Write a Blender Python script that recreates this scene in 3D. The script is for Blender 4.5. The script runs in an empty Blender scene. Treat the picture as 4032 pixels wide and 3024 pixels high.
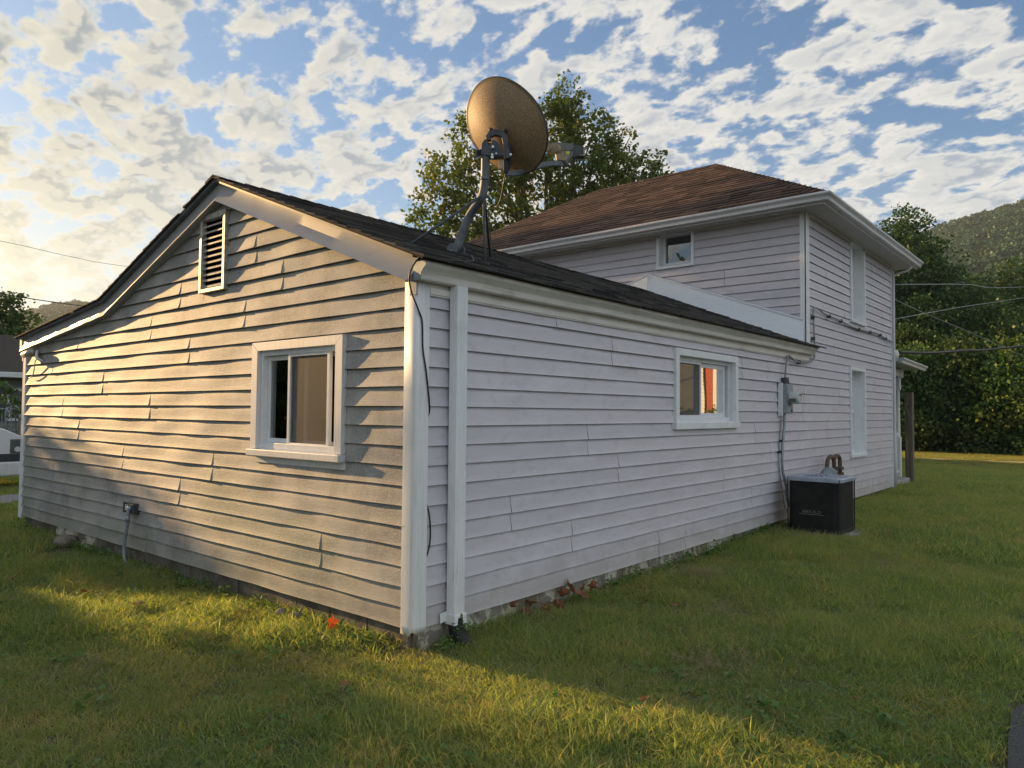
import bpy, math, random
import numpy as np
from mathutils import Vector, Matrix
random.seed(7)
RNG = np.random.default_rng(11)
PI = math.pi
SC = bpy.context.scene
COL = SC.collection

# ---------------------------------------------------------------- camera
cd = bpy.data.cameras.new('camera')
cd.sensor_width = 36.0
cd.lens = 25.577
cd.clip_start = 0.05
cd.clip_end = 6000
cam = bpy.data.objects.new('camera', cd)
COL.objects.link(cam)
CAM = Vector((-3.128, -3.424, 1.369))
cam.matrix_world = Matrix(((0.6434404, -0.0345261, -0.7647172, CAM.x),
                           (-0.7654470, -0.0176927, -0.6432557, CAM.y),
                           (0.0086792, 0.9992472, -0.0378121, CAM.z),
                           (0, 0, 0, 1)))
SC.camera = cam

# ---------------------------------------------------------------- sun, sky, exposure
SUN_AZ = math.radians(99.0)      # from +X towards +Y
SUN_EL = math.radians(12.5)
SUN = Vector((math.cos(SUN_EL) * math.cos(SUN_AZ), math.cos(SUN_EL) * math.sin(SUN_AZ), math.sin(SUN_EL)))
sl = bpy.data.lights.new('sun', 'SUN')
sl.energy = 4.7
sl.angle = math.radians(0.6)
sl.color = (1.0, 0.62, 0.27)
so = bpy.data.objects.new('sun', sl)
so.rotation_euler = SUN.to_track_quat('Z', 'Y').to_euler()
so.location = (-10, 40, 12)
COL.objects.link(so)
SC.view_settings.view_transform = 'Standard'
SC.view_settings.look = 'None'
SC.view_settings.gamma = 1.0
SC.view_settings.exposure = 0.96
SC.view_settings.use_curve_mapping = False
SC.render.film_transparent = False
SC.cycles.max_bounces = 10
SC.cycles.diffuse_bounces = 6
SC.cycles.volume_bounces = 1


class NT:
    """small helper to write node trees"""
    def __init__(s, tree):
        s.t = tree
    def n(s, typ, ins=None, **kw):
        nd = s.t.nodes.new(typ)
        for k, v in kw.items():
            setattr(nd, k, v)
        if ins:
            for k, v in ins.items():
                sock = nd.inputs[k]
                if isinstance(v, bpy.types.NodeSocket):
                    s.t.links.new(v, sock)
                else:
                    sock.default_value = v
        return nd
    def l(s, a, b):
        s.t.links.new(a, b)
    def math(s, op, a, b=0.0, c=0.0, clamp=False):
        nd = s.n('ShaderNodeMath', {0: a, 1: b, 2: c}, operation=op)
        nd.use_clamp = clamp
        return nd.outputs[0]
    def vm(s, op, a, b=(0, 0, 0)):
        nd = s.n('ShaderNodeVectorMath', {0: a, 1: b}, operation=op)
        return nd.outputs['Value'] if op in ('DOT_PRODUCT', 'LENGTH') else nd.outputs[0]
    def ramp(s, v, a, b, lo=0.0, hi=1.0, smooth=True):
        nd = s.n('ShaderNodeMapRange', {0: v, 1: a, 2: b, 3: lo, 4: hi}, interpolation_type='SMOOTHSTEP' if smooth else 'LINEAR')
        return nd.outputs[0]
    def mix(s, f, a, b, mode='MIX'):
        nd = s.n('ShaderNodeMix', data_type='RGBA', blend_type=mode)
        for i, v in ((0, f), (6, a), (7, b)):
            if isinstance(v, bpy.types.NodeSocket):
                s.l(v, nd.inputs[i])
            else:
                if i and len(v) == 3:
                    v = (*v, 1)
                nd.inputs[i].default_value = v
        return nd.outputs[2]
    def noise(s, vec, scale=5.0, detail=4.0, rough=0.5, dist=0.0, dim='3D', out='Fac'):
        nd = s.n('ShaderNodeTexNoise', {'Vector': vec, 'Scale': scale, 'Detail': detail, 'Roughness': rough, 'Distortion': dist}, noise_dimensions=dim)
        return nd.outputs[out]
    def scale(s, vec, sc):
        return s.vm('MULTIPLY', vec, sc)


def build_world():
    w = bpy.data.worlds.new('World')
    SC.world = w
    w.use_nodes = True
    t = w.node_tree
    t.nodes.clear()
    N = NT(t)
    sky = N.n('ShaderNodeTexSky', sky_type='NISHITA', sun_disc=False)
    sky.sun_elevation = SUN_EL
    sky.sun_rotation = math.atan2(SUN.x, SUN.y)
    sky.altitude = 250
    sky.air_density = 1.0
    sky.dust_density = 1.0
    sky.ozone_density = 1.4
    d = N.n('ShaderNodeTexCoord').outputs['Generated']
    d = N.vm('NORMALIZE', d)
    sep = N.n('ShaderNodeSeparateXYZ', {0: d})
    z = N.math('MAXIMUM', sep.outputs[2], 0.0)
    den = N.math('ADD', z, 0.26)
    u = N.math('DIVIDE', sep.outputs[0], den)
    v = N.math('DIVIDE', sep.outputs[1], den)
    uv = N.n('ShaderNodeCombineXYZ', {0: u, 1: v, 2: 0.0}).outputs[0]
    # closeness to the sun
    sd = N.math('MAXIMUM', N.vm('DOT_PRODUCT', d, tuple(SUN)), 0.0)
    glow = N.math('POWER', sd, 10.0)
    glow2 = N.math('POWER', sd, 4.0)
    # cloud field, sheared a little so that the rows run as in a layer of altocumulus
    q = N.n('ShaderNodeMapping', {0: uv, 1: (3.1, 7.4, 0.0), 2: (0, 0, math.radians(-25)), 3: (1.0, 0.75, 1.0)}).outputs[0]
    def field(vec, det=10.0):
        a = N.noise(vec, 11.5, det, 0.60, 0.10)
        b = N.noise(vec, 1.5, 2.0, 0.5)
        wv = N.vm('ADD', vec, N.scale(N.noise(vec, 9.0, 4.0, 0.6, out='Color'), (0.18, 0.18, 0.18)))
        vo = N.n('ShaderNodeTexVoronoi', {'Vector': wv, 'Scale': 12.5, 'Smoothness': 0.5}, feature='SMOOTH_F1').outputs['Distance']
        a = N.math('ADD', a, N.math('MULTIPLY', N.math('SUBTRACT', 0.42, vo), 0.40))
        return N.math('ADD', a, N.math('MULTIPLY', N.math('SUBTRACT', b, 0.5), 0.42))
    f = field(q)
    sh = N.vm('ADD', uv, (SUN.x * 0.04, SUN.y * 0.04, 0))
    q2 = N.n('ShaderNodeMapping', {0: sh, 1: (3.1, 7.4, 0.0), 2: (0, 0, math.radians(-25)), 3: (1.0, 0.75, 1.0)}).outputs[0]
    f2 = field(q2, 2.5)
    fs = field(q, 2.5)
    cover = N.ramp(N.math('ADD', f, N.ramp(sep.outputs[0], 0.3, 1.0, 0.0, 0.05)), 0.375, 0.53)
    thick = N.ramp(N.math('ADD', N.math('MULTIPLY', fs, 0.5), N.math('MULTIPLY', f, 0.5)), 0.39, 0.61)
    lit = N.ramp(N.math('SUBTRACT', N.math('ADD', N.math('MULTIPLY', fs, 0.5), N.math('MULTIPLY', f, 0.5)), f2), -0.06, 0.08)
    bluesky = N.vm('MULTIPLY', sky.outputs[0], (0.66, 0.92, 1.20))
    bluesky = N.vm('DIVIDE', bluesky, N.vm('ADD', (1.0, 1.0, 1.0), N.scale(bluesky, (0.095, 0.095, 0.080))))
    # the clouds: cream where lit, blue grey in their thick shaded middles, warmer near the sun
    edge = N.mix(glow2, (4.9, 4.7, 4.25), (5.4, 4.8, 3.3))
    core = N.mix(glow2, (2.1, 2.4, 2.8), (1.75, 1.95, 1.85))
    dark = N.math('MULTIPLY', thick, N.math('SUBTRACT', 1.0, N.math('MULTIPLY', lit, 0.55)), clamp=True)
    cloud = N.mix(dark, edge, core)
    # unseen clouds opposite the sun, brightened as front-lit to light the long wall
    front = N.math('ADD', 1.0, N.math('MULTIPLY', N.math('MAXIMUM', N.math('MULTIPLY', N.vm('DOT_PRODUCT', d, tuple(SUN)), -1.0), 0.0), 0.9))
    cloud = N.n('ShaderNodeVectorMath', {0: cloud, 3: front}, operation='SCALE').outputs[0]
    cover = N.math('MULTIPLY', cover, N.ramp(z, 0.0, 0.06))
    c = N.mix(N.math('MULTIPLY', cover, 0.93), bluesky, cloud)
    # thin bright veil low down, golden towards the sun
    hz = N.ramp(z, 0.02, 0.36, 1.0, 0.0)
    glow3 = N.math('POWER', sd, 5.0)
    veil = N.mix(glow3, (4.6, 5.0, 5.2), (6.6, 5.9, 3.7))
    vf = N.math('MULTIPLY', hz, N.math('ADD', N.math('MULTIPLY', glow3, 1.1), 0.14), clamp=True)
    c = N.mix(vf, c, veil)
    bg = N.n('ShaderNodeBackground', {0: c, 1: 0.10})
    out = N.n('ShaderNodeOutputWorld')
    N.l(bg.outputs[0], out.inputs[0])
    w.cycles.sampling_method = 'MANUAL'
    w.cycles.sample_map_resolution = 1024


build_world()

# ---------------------------------------------------------------- mesh helpers
class MB:
    def __init__(s):
        s.v = []; s.f = []
    def add(s, vs, fs):
        o = len(s.v)
        s.v.extend([tuple(p) for p in vs])
        s.f.extend([tuple(o + i for i in f) for f in fs])
        return s
    def box(s, x0, x1, y0, y1, z0, z1):
        return s.add([(x0, y0, z0), (x1, y0, z0), (x1, y1, z0), (x0, y1, z0), (x0, y0, z1), (x1, y0, z1), (x1, y1, z1), (x0, y1, z1)],
                     [(3, 2, 1, 0), (4, 5, 6, 7), (0, 1, 5, 4), (1, 2, 6, 5), (2, 3, 7, 6), (3, 0, 4, 7)])
    def prism(s, poly, d):
        """closed polygon (3D points) swept by vector d"""
        n = len(poly); d = Vector(d)
        a = [Vector(p) for p in poly]
        s.add(a + [p + d for p in a], [tuple(range(n))[::-1], tuple(range(n, 2 * n))] + [(i, (i + 1) % n, n + (i + 1) % n, n + i) for i in range(n)])
        return s
    def tube(s, pts, r, n=10, cap=True):
        pts = [Vector(p) for p in pts]
        rs = r if hasattr(r, '__len__') else [r] * len(pts)
        vs = []; prev = None
        for i, p in enumerate(pts):
            t = (pts[min(i + 1, len(pts) - 1)] - pts[max(i - 1, 0)])
            t = t.normalized() if t.length > 1e-9 else Vector((0, 0, 1))
            if prev is None:
                a = t.cross(Vector((0, 0, 1)))
                if a.length < 0.05: a = t.cross(Vector((1, 0, 0)))
            else:
                a = prev - t * prev.dot(t)
            a.normalize(); prev = a; b = t.cross(a)
            for k in range(n):
                an = 2 * PI * k / n
                vs.append(p + (a * math.cos(an) + b * math.sin(an)) * rs[i])
        fs = [(i * n + k, i * n + (k + 1) % n, (i + 1) * n + (k + 1) % n, (i + 1) * n + k) for i in range(len(pts) - 1) for k in range(n)]
        if cap:
            fs.append(tuple(range(n))[::-1]); fs.append(tuple((len(pts) - 1) * n + k for k in range(n)))
        return s.add(vs, fs)
    def sweep(s, prof, ends):
        """open profile list-of-points at start, and at end -> strip"""
        n = len(prof)
        return s.add(list(prof) + list(ends), [(i, i + 1, n + i + 1, n + i) for i in range(n - 1)])
    def build(s, name, m, parent=None, smooth=False, angle=None, bevel=0.0):
        me = bpy.data.meshes.new(name)
        me.from_pydata(s.v, [], s.f)
        me.validate()
        return link(name, me, m, parent, smooth, angle, bevel)


def link(name, me, m, parent=None, smooth=False, angle=None, bevel=0.0):
    o = bpy.data.objects.new(name, me)
    if m is not None and not me.materials:
        me.materials.append(m)
    if smooth or angle:
        me.polygons.foreach_set('use_smooth', [True] * len(me.polygons))
        if angle:
            me.set_sharp_from_angle(angle=math.radians(angle))
    COL.objects.link(o)
    if parent is not None:
        o.parent = parent
        if parent.type == 'EMPTY':
            o.matrix_parent_inverse = Matrix.Translation(parent.location).inverted()
    if bevel:
        b = o.modifiers.new('bevel', 'BEVEL'); b.width = bevel; b.segments = 2; b.limit_method = 'ANGLE'; b.angle_limit = math.radians(50)
    return o


def tag(o, label=None, cat=None, group=None, kind=None):
    if label: o['label'] = label
    if cat: o['category'] = cat
    if group: o['group'] = group
    if kind: o['kind'] = kind
    return o


def empty(name, loc, label, cat, group=None):
    o = bpy.data.objects.new(name, None)
    o.empty_display_size = 0.2
    o.location = loc
    COL.objects.link(o)
    o.matrix_world = Matrix.Translation(loc)
    return tag(o, label, cat, group)


def curve(pts, n=8):
    """Catmull-Rom through pts"""
    P = [Vector(p) for p in pts]
    P = [P[0] * 2 - P[1]] + P + [P[-1] * 2 - P[-2]]
    out = []
    for i in range(1, len(P) - 2):
        for k in range(n):
            t = k / n
            out.append(0.5 * ((2 * P[i]) + (P[i + 1] - P[i - 1]) * t + (2 * P[i - 1] - 5 * P[i] + 4 * P[i + 1] - P[i + 2]) * t * t + (3 * P[i] - P[i - 1] - 3 * P[i + 1] + P[i + 2]) * t ** 3))
    out.append(P[-2])
    return out


def polar(az, el, d):
    a, e = math.radians(az), math.radians(el)
    return Vector((CAM.x + d * math.cos(a), CAM.y + d * math.sin(a), CAM.z + d * math.tan(e)))


# ---------------------------------------------------------------- materials
MATS = {}
def mat(name, fn):
    m = bpy.data.materials.new(name)
    m.use_nodes = True
    t = m.node_tree
    t.nodes.clear()
    N = NT(t)
    out = N.n('ShaderNodeOutputMaterial')
    sh = fn(N)
    N.l(sh, out.inputs[0])
    MATS[name] = m
    return m


def pr(N, col, rough=0.6, metal=0.0, spec=0.5, bump=None, bs=0.3, bd=0.01, **kw):
    ins = {'Roughness': rough, 'Metallic': metal, 'Specular IOR Level': spec}
    if isinstance(col, bpy.types.NodeSocket): ins['Base Color'] = col
    else: ins['Base Color'] = (*col, 1)
    ins.update(kw)
    if bump is not None:
        b = N.n('ShaderNodeBump', {'Height': bump, 'Strength': bs, 'Distance': bd})
        ins['Normal'] = b.outputs[0]
    return N.n('ShaderNodeBsdfPrincipled', ins).outputs[0]


def pos(N): return N.n('ShaderNodeNewGeometry').outputs['Position']
def orand(N): return N.n('ShaderNodeObjectInfo').outputs['Random']


def vinyl_dirty(N):
    p = pos(N)
    grain = N.noise(N.scale(p, (7, 7, 210)), 1.0, 5, 0.6, 0.6)
    blot = N.noise(p, 2.3, 6, 0.6)
    worm = N.noise(N.scale(p, (1, 1, 1.3)), 46.0, 3, 0.6, 3.0)
    algae = N.noise(N.scale(p, (1, 0.6, 1.2)), 1.1, 4, 0.55)
    sep = N.n('ShaderNodeSeparateXYZ', {0: p})
    low = N.ramp(sep.outputs[2], 1.3, 0.0)
    c = N.mix(N.ramp(blot, 0.35, 0.65), (0.215, 0.215, 0.21), (0.40, 0.385, 0.365))
    c = N.mix(N.math('MULTIPLY', N.ramp(algae, 0.44, 0.62), N.math('ADD', N.math('MULTIPLY', low, 0.5), 0.25)), c, (0.20, 0.235, 0.165))
    c = N.mix(N.math('MULTIPLY', N.ramp(worm, 0.50, 0.56), 0.6), c, (0.50, 0.48, 0.45))
    streak = N.noise(N.scale(p, (30, 30, 1.5)), 1.0, 4, 0.6)
    c = N.mix(N.math('MULTIPLY', N.ramp(streak, 0.58, 0.75), 0.3), c, (0.42, 0.415, 0.39))
    speck = N.noise(p, 130.0, 2, 0.5)
    c = N.mix(N.math('MULTIPLY', N.ramp(speck, 0.68, 0.75), 0.5), c, (0.12, 0.13, 0.09))
    lowc = N.math('MULTIPLY', N.ramp(N.math('ADD', sep.outputs[2], N.math('MULTIPLY', blot, 0.3)), 0.42, 0.15), 0.4)
    c = N.mix(lowc, c, (0.20, 0.19, 0.15))
    b = N.math('ADD', grain, N.math('MULTIPLY', worm, 0.35))
    return pr(N, c, 0.62, spec=0.28, bump=b, bs=0.6, bd=0.004)


def vinyl_clean(N):
    p = pos(N)
    grain = N.noise(N.scale(p, (7, 7, 230)), 1.0, 5, 0.6, 0.6)
    blot = N.noise(p, 1.7, 5, 0.6)
    r = orand(N)
    base = N.mix(r, (0.535, 0.515, 0.565), (0.595, 0.57, 0.615))
    c = N.mix(N.math('MULTIPLY', N.ramp(blot, 0.5, 0.7), 0.35), base, (0.67, 0.65, 0.70))
    # washed arcs of rain splash and dust
    arcs = N.noise(N.scale(p, (2.2, 2.2, 5.0)), 2.4, 3, 0.55, 1.2)
    c = N.mix(N.math('MULTIPLY', N.ramp(arcs, 0.56, 0.62), 0.18), c, (0.33, 0.31, 0.31))
    sep = N.n('ShaderNodeSeparateXYZ', {0: p})
    zz = N.math('ADD', sep.outputs[2], N.math('MULTIPLY', N.noise(p, 5.0, 5, 0.65), 0.5))
    c = N.mix(N.math('MULTIPLY', N.ramp(zz, 0.55, 0.22), 0.5), c, (0.30, 0.27, 0.22))
    sp = N.noise(p, 90.0, 3, 0.6)
    spf = N.math('MULTIPLY', N.ramp(sp, 0.66, 0.72), N.ramp(sep.outputs[2], 0.5, 0.0))
    c = N.mix(N.math('MULTIPLY', spf, 0.8), c, (0.09, 0.08, 0.06))
    return pr(N, c, 0.42, spec=0.5, bump=N.math('ADD', grain, N.math('MULTIPLY', blot, 0.4)), bs=0.22, bd=0.003)


def white_trim(base=(0.80, 0.82, 0.84), dirt=(0.50, 0.51, 0.49), rough=0.42, amt=0.32, vert=True):
    def f(N):
        p = pos(N)
        st = N.noise(N.scale(p, (38, 38, 2.2)) if vert else N.scale(p, (3, 3, 30)), 1.0, 5, 0.65)
        bl = N.noise(p, 3.0, 6, 0.65)
        c = N.mix(N.math('MULTIPLY', N.ramp(st, 0.45, 0.72), amt), base, dirt)
        c = N.mix(N.math('MULTIPLY', N.ramp(bl, 0.52, 0.72), amt), c, dirt)
        sp = N.noise(p, 120.0, 2, 0.5)
        c = N.mix(N.math('MULTIPLY', N.ramp(sp, 0.68, 0.74), 0.5), c, (0.16, 0.16, 0.13))
        return pr(N, c, rough, bump=st, bs=0.12, bd=0.002)
    return f


def shingle_mat(ca, cb, cc):
    def f(N):
        p = pos(N)
        g = N.n('ShaderNodeNewGeometry')
        ri = g.outputs['Random Per Island']
        r = N.math('FRACT', N.math('ADD', ri, orand(N)))
        gr = N.noise(p, 260.0, 2, 0.6)
        bl = N.noise(p, 1.6, 5, 0.6)
        c = N.mix(r, ca, cb)
        c = N.mix(N.math('MULTIPLY', N.ramp(bl, 0.45, 0.75), 0.6), c, cc)
        c = N.mix(N.ramp(gr, 0.3, 0.7), N.vm('MULTIPLY', c, (0.55, 0.55, 0.55)), N.vm('MULTIPLY', c, (1.5, 1.5, 1.5)))
        return pr(N, c, 0.9, spec=0.25, bump=gr, bs=0.6, bd=0.004)
    return f


def concrete(N):
    p = pos(N)
    bl = N.noise(p, 4.5, 8, 0.7)
    fine = N.noise(p, 60, 4, 0.6)
    paint = N.ramp(bl, 0.47, 0.53)
    c = N.mix(paint, (0.62, 0.60, 0.53), (0.27, 0.25, 0.22))
    c = N.mix(N.ramp(N.noise(p, 1.4, 4, 0.6), 0.42, 0.62), c, N.vm('MULTIPLY', c, (0.72, 0.66, 0.52)))
    return pr(N, c, 0.85, bump=N.math('ADD', N.math('MULTIPLY', paint, -0.6), fine), bs=0.5, bd=0.006)


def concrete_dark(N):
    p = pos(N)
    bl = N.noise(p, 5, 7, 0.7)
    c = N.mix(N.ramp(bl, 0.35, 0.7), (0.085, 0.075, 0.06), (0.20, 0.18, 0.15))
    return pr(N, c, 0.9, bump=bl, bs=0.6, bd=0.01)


def plain(col, rough=0.5, metal=0.0, var=0.25, sc=12.0, bs=0.1, spec=0.5):
    def f(N):
        p = pos(N)
        n = N.noise(p, sc, 6, 0.65)
        d = tuple(x * (1 - var) for x in col)
        b = tuple(min(1, x * (1 + var)) for x in col)
        return pr(N, N.mix(N.ramp(n, 0.3, 0.7), d, b), rough, metal, spec=spec, bump=n, bs=bs, bd=0.003)
    return f


def rust(N):
    p = pos(N)
    n = N.noise(p, 40, 6, 0.7)
    c = N.mix(N.ramp(n, 0.4, 0.6), (0.075, 0.06, 0.045), (0.15, 0.09, 0.055))
    return pr(N, c, 0.8, bump=n, bs=0.4, bd=0.004)


def dish_back(N):
    p = pos(N)
    n = N.noise(p, 210, 2, 0.7)
    n2 = N.noise(p, 9, 4, 0.6)
    c = N.mix(N.ramp(n, 0.36, 0.66), (0.075, 0.048, 0.026), (0.44, 0.29, 0.15))
    c = N.mix(N.math('MULTIPLY', n2, 0.3), c, (0.15, 0.12, 0.08))
    return pr(N, c, 0.62, spec=0.5, bump=n, bs=0.35, bd=0.0012)


def wood(N):
    p = pos(N)
    g = N.noise(N.scale(p, (26, 26, 1.6)), 1.0, 6, 0.65, 0.8)
    k = N.noise(N.scale(p, (4, 4, 3)), 1.0, 3, 0.5, 2.0)
    c = N.mix(N.ramp(g, 0.32, 0.7), (0.085, 0.068, 0.052), (0.23, 0.195, 0.155))
    c = N.mix(N.ramp(k, 0.62, 0.72), c, (0.05, 0.04, 0.03))
    return pr(N, c, 0.85, bump=g, bs=0.6, bd=0.006)


def glass(N):
    lw = N.n('ShaderNodeFresnel', {'IOR': 1.5}).outputs[0]
    g = N.n('ShaderNodeBsdfGlossy', {'Color': (0.95, 0.97, 1, 1), 'Roughness': 0.012})
    w = N.noise(pos(N), 1.6, 1, 0.4)
    bn = N.n('ShaderNodeBump', {'Height': w, 'Strength': 0.04, 'Distance': 0.02})
    N.l(bn.outputs[0], g.inputs['Normal'])
    tr = N.n('ShaderNodeBsdfTransparent', {'Color': (0.80, 0.84, 0.82, 1)})
    m = N.n('ShaderNodeMixShader', {0: N.math('ADD', N.math('MULTIPLY', lw, 1.5), 0.05, clamp=True)})
    N.l(tr.outputs[0], m.inputs[1]); N.l(g.outputs[0], m.inputs[2])
    return m.outputs[0]


def screen(N):
    d = pr(N, (0.10, 0.10, 0.095), 0.7)
    tr = N.n('ShaderNodeBsdfTransparent', {'Color': (1, 1, 1, 1)})
    m = N.n('ShaderNodeMixShader', {0: 0.45})
    N.l(tr.outputs[0], m.inputs[1]); N.l(d, m.inputs[2])
    return m.outputs[0]


def leaf(ca, cb, cc=None, trans=0.35, sc=0.6):
    def f(N):
        p = pos(N)
        ri = N.n('ShaderNodeNewGeometry').outputs['Random Per Island']
        n = N.noise(p, sc, 3, 0.6)
        c = N.mix(ri, ca, cb)
        if cc: c = N.mix(N.ramp(n, 0.48, 0.66), c, cc)
        d = N.n('ShaderNodeBsdfPrincipled', {'Base Color': c, 'Roughness': 0.55, 'Specular IOR Level': 0.35})
        t = N.n('ShaderNodeBsdfTranslucent', {'Color': N.vm('MULTIPLY', c, (1.15, 1.25, 0.5))})
        m = N.n('ShaderNodeMixShader', {0: trans})
        N.l(d.outputs[0], m.inputs[1]); N.l(t.outputs[0], m.inputs[2])
        return m.outputs[0]
    return f


def grass_mat(N):
    p = pos(N)
    ri = N.n('ShaderNodeNewGeometry').outputs['Random Per Island']
    big = N.noise(p, 0.55, 4, 0.6)
    mid = N.noise(p, 2.6, 4, 0.6)
    c = N.mix(N.math('POWER', ri, 1.5), (0.112, 0.172, 0.068), (0.330, 0.385, 0.175))
    c = N.mix(N.math('MULTIPLY', N.ramp(big, 0.42, 0.60), 0.45), c, (0.31, 0.32, 0.15))
    dry = N.math('MULTIPLY', N.ramp(mid, 0.50, 0.66), 0.62)
    straw = N.math('GREATER_THAN', N.math('ADD', N.math('FRACT', N.math('MULTIPLY', ri, 37.7)), N.math('MULTIPLY', dry, 0.6)), 0.91)
    c = N.mix(straw, c, (0.42, 0.34, 0.18))
    sep = N.n('ShaderNodeSeparateXYZ', {0: p})
    # the mown hay and worn ground out towards the far strip
    far = N.math('MULTIPLY', N.ramp(sep.outputs[0], 19.0, 25.0), N.ramp(mid, 0.35, 0.6))
    c = N.mix(N.math('MULTIPLY', far, 0.55), c, (0.26, 0.20, 0.10))
    d = N.n('ShaderNodeBsdfPrincipled', {'Base Color': c, 'Roughness': 0.5, 'Specular IOR Level': 0.4})
    t = N.n('ShaderNodeBsdfTranslucent', {'Color': N.vm('MULTIPLY', c, (1.9, 1.95, 0.7))})
    m = N.n('ShaderNodeMixShader', {0: 0.55})
    N.l(d.outputs[0], m.inputs[1]); N.l(t.outputs[0], m.inputs[2])
    return m.outputs[0]


def soil(N):
    p = pos(N)
    n = N.noise(p, 9, 8, 0.7)
    n2 = N.noise(p, 0.4, 4, 0.6)
    c = N.mix(N.ramp(n, 0.3, 0.7), (0.05, 0.055, 0.022), (0.11, 0.11, 0.045))
    c = N.mix(N.ramp(n2, 0.4, 0.65), c, (0.10, 0.095, 0.04))
    return pr(N, c, 0.95, bump=n, bs=0.7, bd=0.03)


def asphalt(N):
    p = pos(N)
    v = N.noise(p, 90, 4, 0.7)
    c = N.mix(N.ramp(v, 0.35, 0.7), (0.035, 0.036, 0.038), (0.11, 0.11, 0.115))
    return pr(N, c, 0.85, bump=v, bs=0.8, bd=0.01)


def gravel(N):
    p = pos(N)
    v = N.n('ShaderNodeTexVoronoi', {'Vector': p, 'Scale': 38.0})
    c = N.mix(N.ramp(N.noise(p, 30, 3, 0.6), 0.35, 0.65), (0.16, 0.15, 0.14), (0.40, 0.38, 0.36))
    return pr(N, c, 0.9, bump=v.outputs['Distance'], bs=0.9, bd=0.02)


def straw_dirt(N):
    p = pos(N)
    n = N.noise(N.scale(p, (1, 0.25, 1)), 5, 6, 0.7)
    c = N.mix(N.ramp(n, 0.35, 0.65), (0.34, 0.28, 0.15), (0.55, 0.47, 0.29))
    return pr(N, c, 0.95, bump=n, bs=0.5, bd=0.03)


def bark(N):
    p = pos(N)
    n = N.noise(N.scale(p, (6, 6, 1.5)), 1.5, 6, 0.7)
    c = N.mix(N.ramp(n, 0.4, 0.6), (0.07, 0.055, 0.04), (0.26, 0.23, 0.18))
    return pr(N, c, 0.9, bump=n, bs=0.6, bd=0.03)


def hill_floor(N):
    n = N.noise(pos(N), 0.05, 6, 0.6)
    return pr(N, N.mix(n, (0.03, 0.045, 0.018), (0.07, 0.09, 0.03)), 0.95)


def fabric_brown(N):
    p = pos(N)
    n = N.noise(N.scale(p, (20, 20, 1)), 1.0, 3, 0.6)
    return pr(N, N.mix(n, (0.20, 0.12, 0.07), (0.34, 0.21, 0.13)), 0.9)


def far_siding(base):
    def f(N):
        sep = N.n('ShaderNodeSeparateXYZ', {0: pos(N)})
        n = N.noise(pos(N), 1.5, 4, 0.6)
        return pr(N, N.mix(n, base, tuple(x * 0.8 for x in base)), 0.6)
    return f


mat('vinyl_dirty', vinyl_dirty); mat('vinyl_clean', vinyl_clean)
mat('trim_white', white_trim()); mat('trim_old', white_trim((0.68, 0.68, 0.70), (0.46, 0.46, 0.43), 0.5, 0.45))
mat('post_old', white_trim((0.76, 0.77, 0.78), (0.52, 0.55, 0.51), 0.5, 0.5))
mat('gutter', white_trim((0.70, 0.68, 0.64), (0.44, 0.41, 0.35), 0.4, 0.5, vert=False))
mat('rake', white_trim((0.35, 0.355, 0.375), (0.31, 0.30, 0.30), 0.38, 0.5, vert=False))
mat('soffit', white_trim((0.60, 0.58, 0.54), (0.45, 0.42, 0.36), 0.6, 0.3, vert=False))
mat('flash_white', white_trim((0.74, 0.78, 0.82), (0.60, 0.62, 0.64), 0.25, 0.3, vert=False))
mat('shingle_black', shingle_mat((0.022, 0.022, 0.024), (0.105, 0.10, 0.095), (0.10, 0.09, 0.08)))
mat('shingle_brown', shingle_mat((0.034, 0.021, 0.017), (0.115, 0.070, 0.054), (0.062, 0.038, 0.030)))
mat('roof_deck', plain((0.03, 0.025, 0.022), 0.95))
mat('foundation', concrete); mat('foundation_dark', concrete_dark); mat('slab', plain((0.34, 0.34, 0.33), 0.85, var=0.35, bs=0.4))
mat('interior', plain((0.03, 0.03, 0.03), 0.95)); mat('curtain', fabric_brown)
mat('room', plain((0.22, 0.20, 0.17), 0.9, var=0.1)); mat('blind', plain((0.42, 0.39, 0.34), 0.85, var=0.15))
mat('glass', glass); mat('screen', screen)
mat('vinyl_white', plain((0.70, 0.73, 0.76), 0.35, var=0.06, bs=0.03))
mat('alu_old', plain((0.42, 0.41, 0.36), 0.45, 0.35, var=0.35, sc=25, bs=0.3))
mat('louver', plain((0.48, 0.44, 0.38), 0.55, 0.0, var=0.3, sc=25, bs=0.3))
mat('metal_grey', plain((0.125, 0.145, 0.165), 0.55, 0.1, var=0.25)); mat('metal_dark', plain((0.055, 0.062, 0.072), 0.45, 0.3, var=0.3))
mat('metal_bright', plain((0.55, 0.55, 0.55), 0.3, 0.9)); mat('galv', plain((0.30, 0.35, 0.38), 0.45, 0.35, var=0.15))
mat('dish_back', dish_back); mat('dish_rim', plain((0.055, 0.05, 0.042), 0.5, 0.1, var=0.3))
mat('lnb_light', plain((0.40, 0.33, 0.22), 0.5, var=0.2)); mat('lnb_grey', plain((0.16, 0.165, 0.16), 0.5, var=0.2))
mat('black', plain((0.012, 0.012, 0.014), 0.5)); mat('cable_grey', plain((0.28, 0.28, 0.28), 0.6, var=0.2)); mat('rust', rust)
mat('meter_glass', plain((0.50, 0.56, 0.53), 0.12, var=0.05)); mat('meter_face', plain((0.10, 0.11, 0.11), 0.3))
mat('sticker', plain((0.62, 0.72, 0.08), 0.5)); mat('pvc', plain((0.23, 0.25, 0.29), 0.5, var=0.15))
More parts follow.
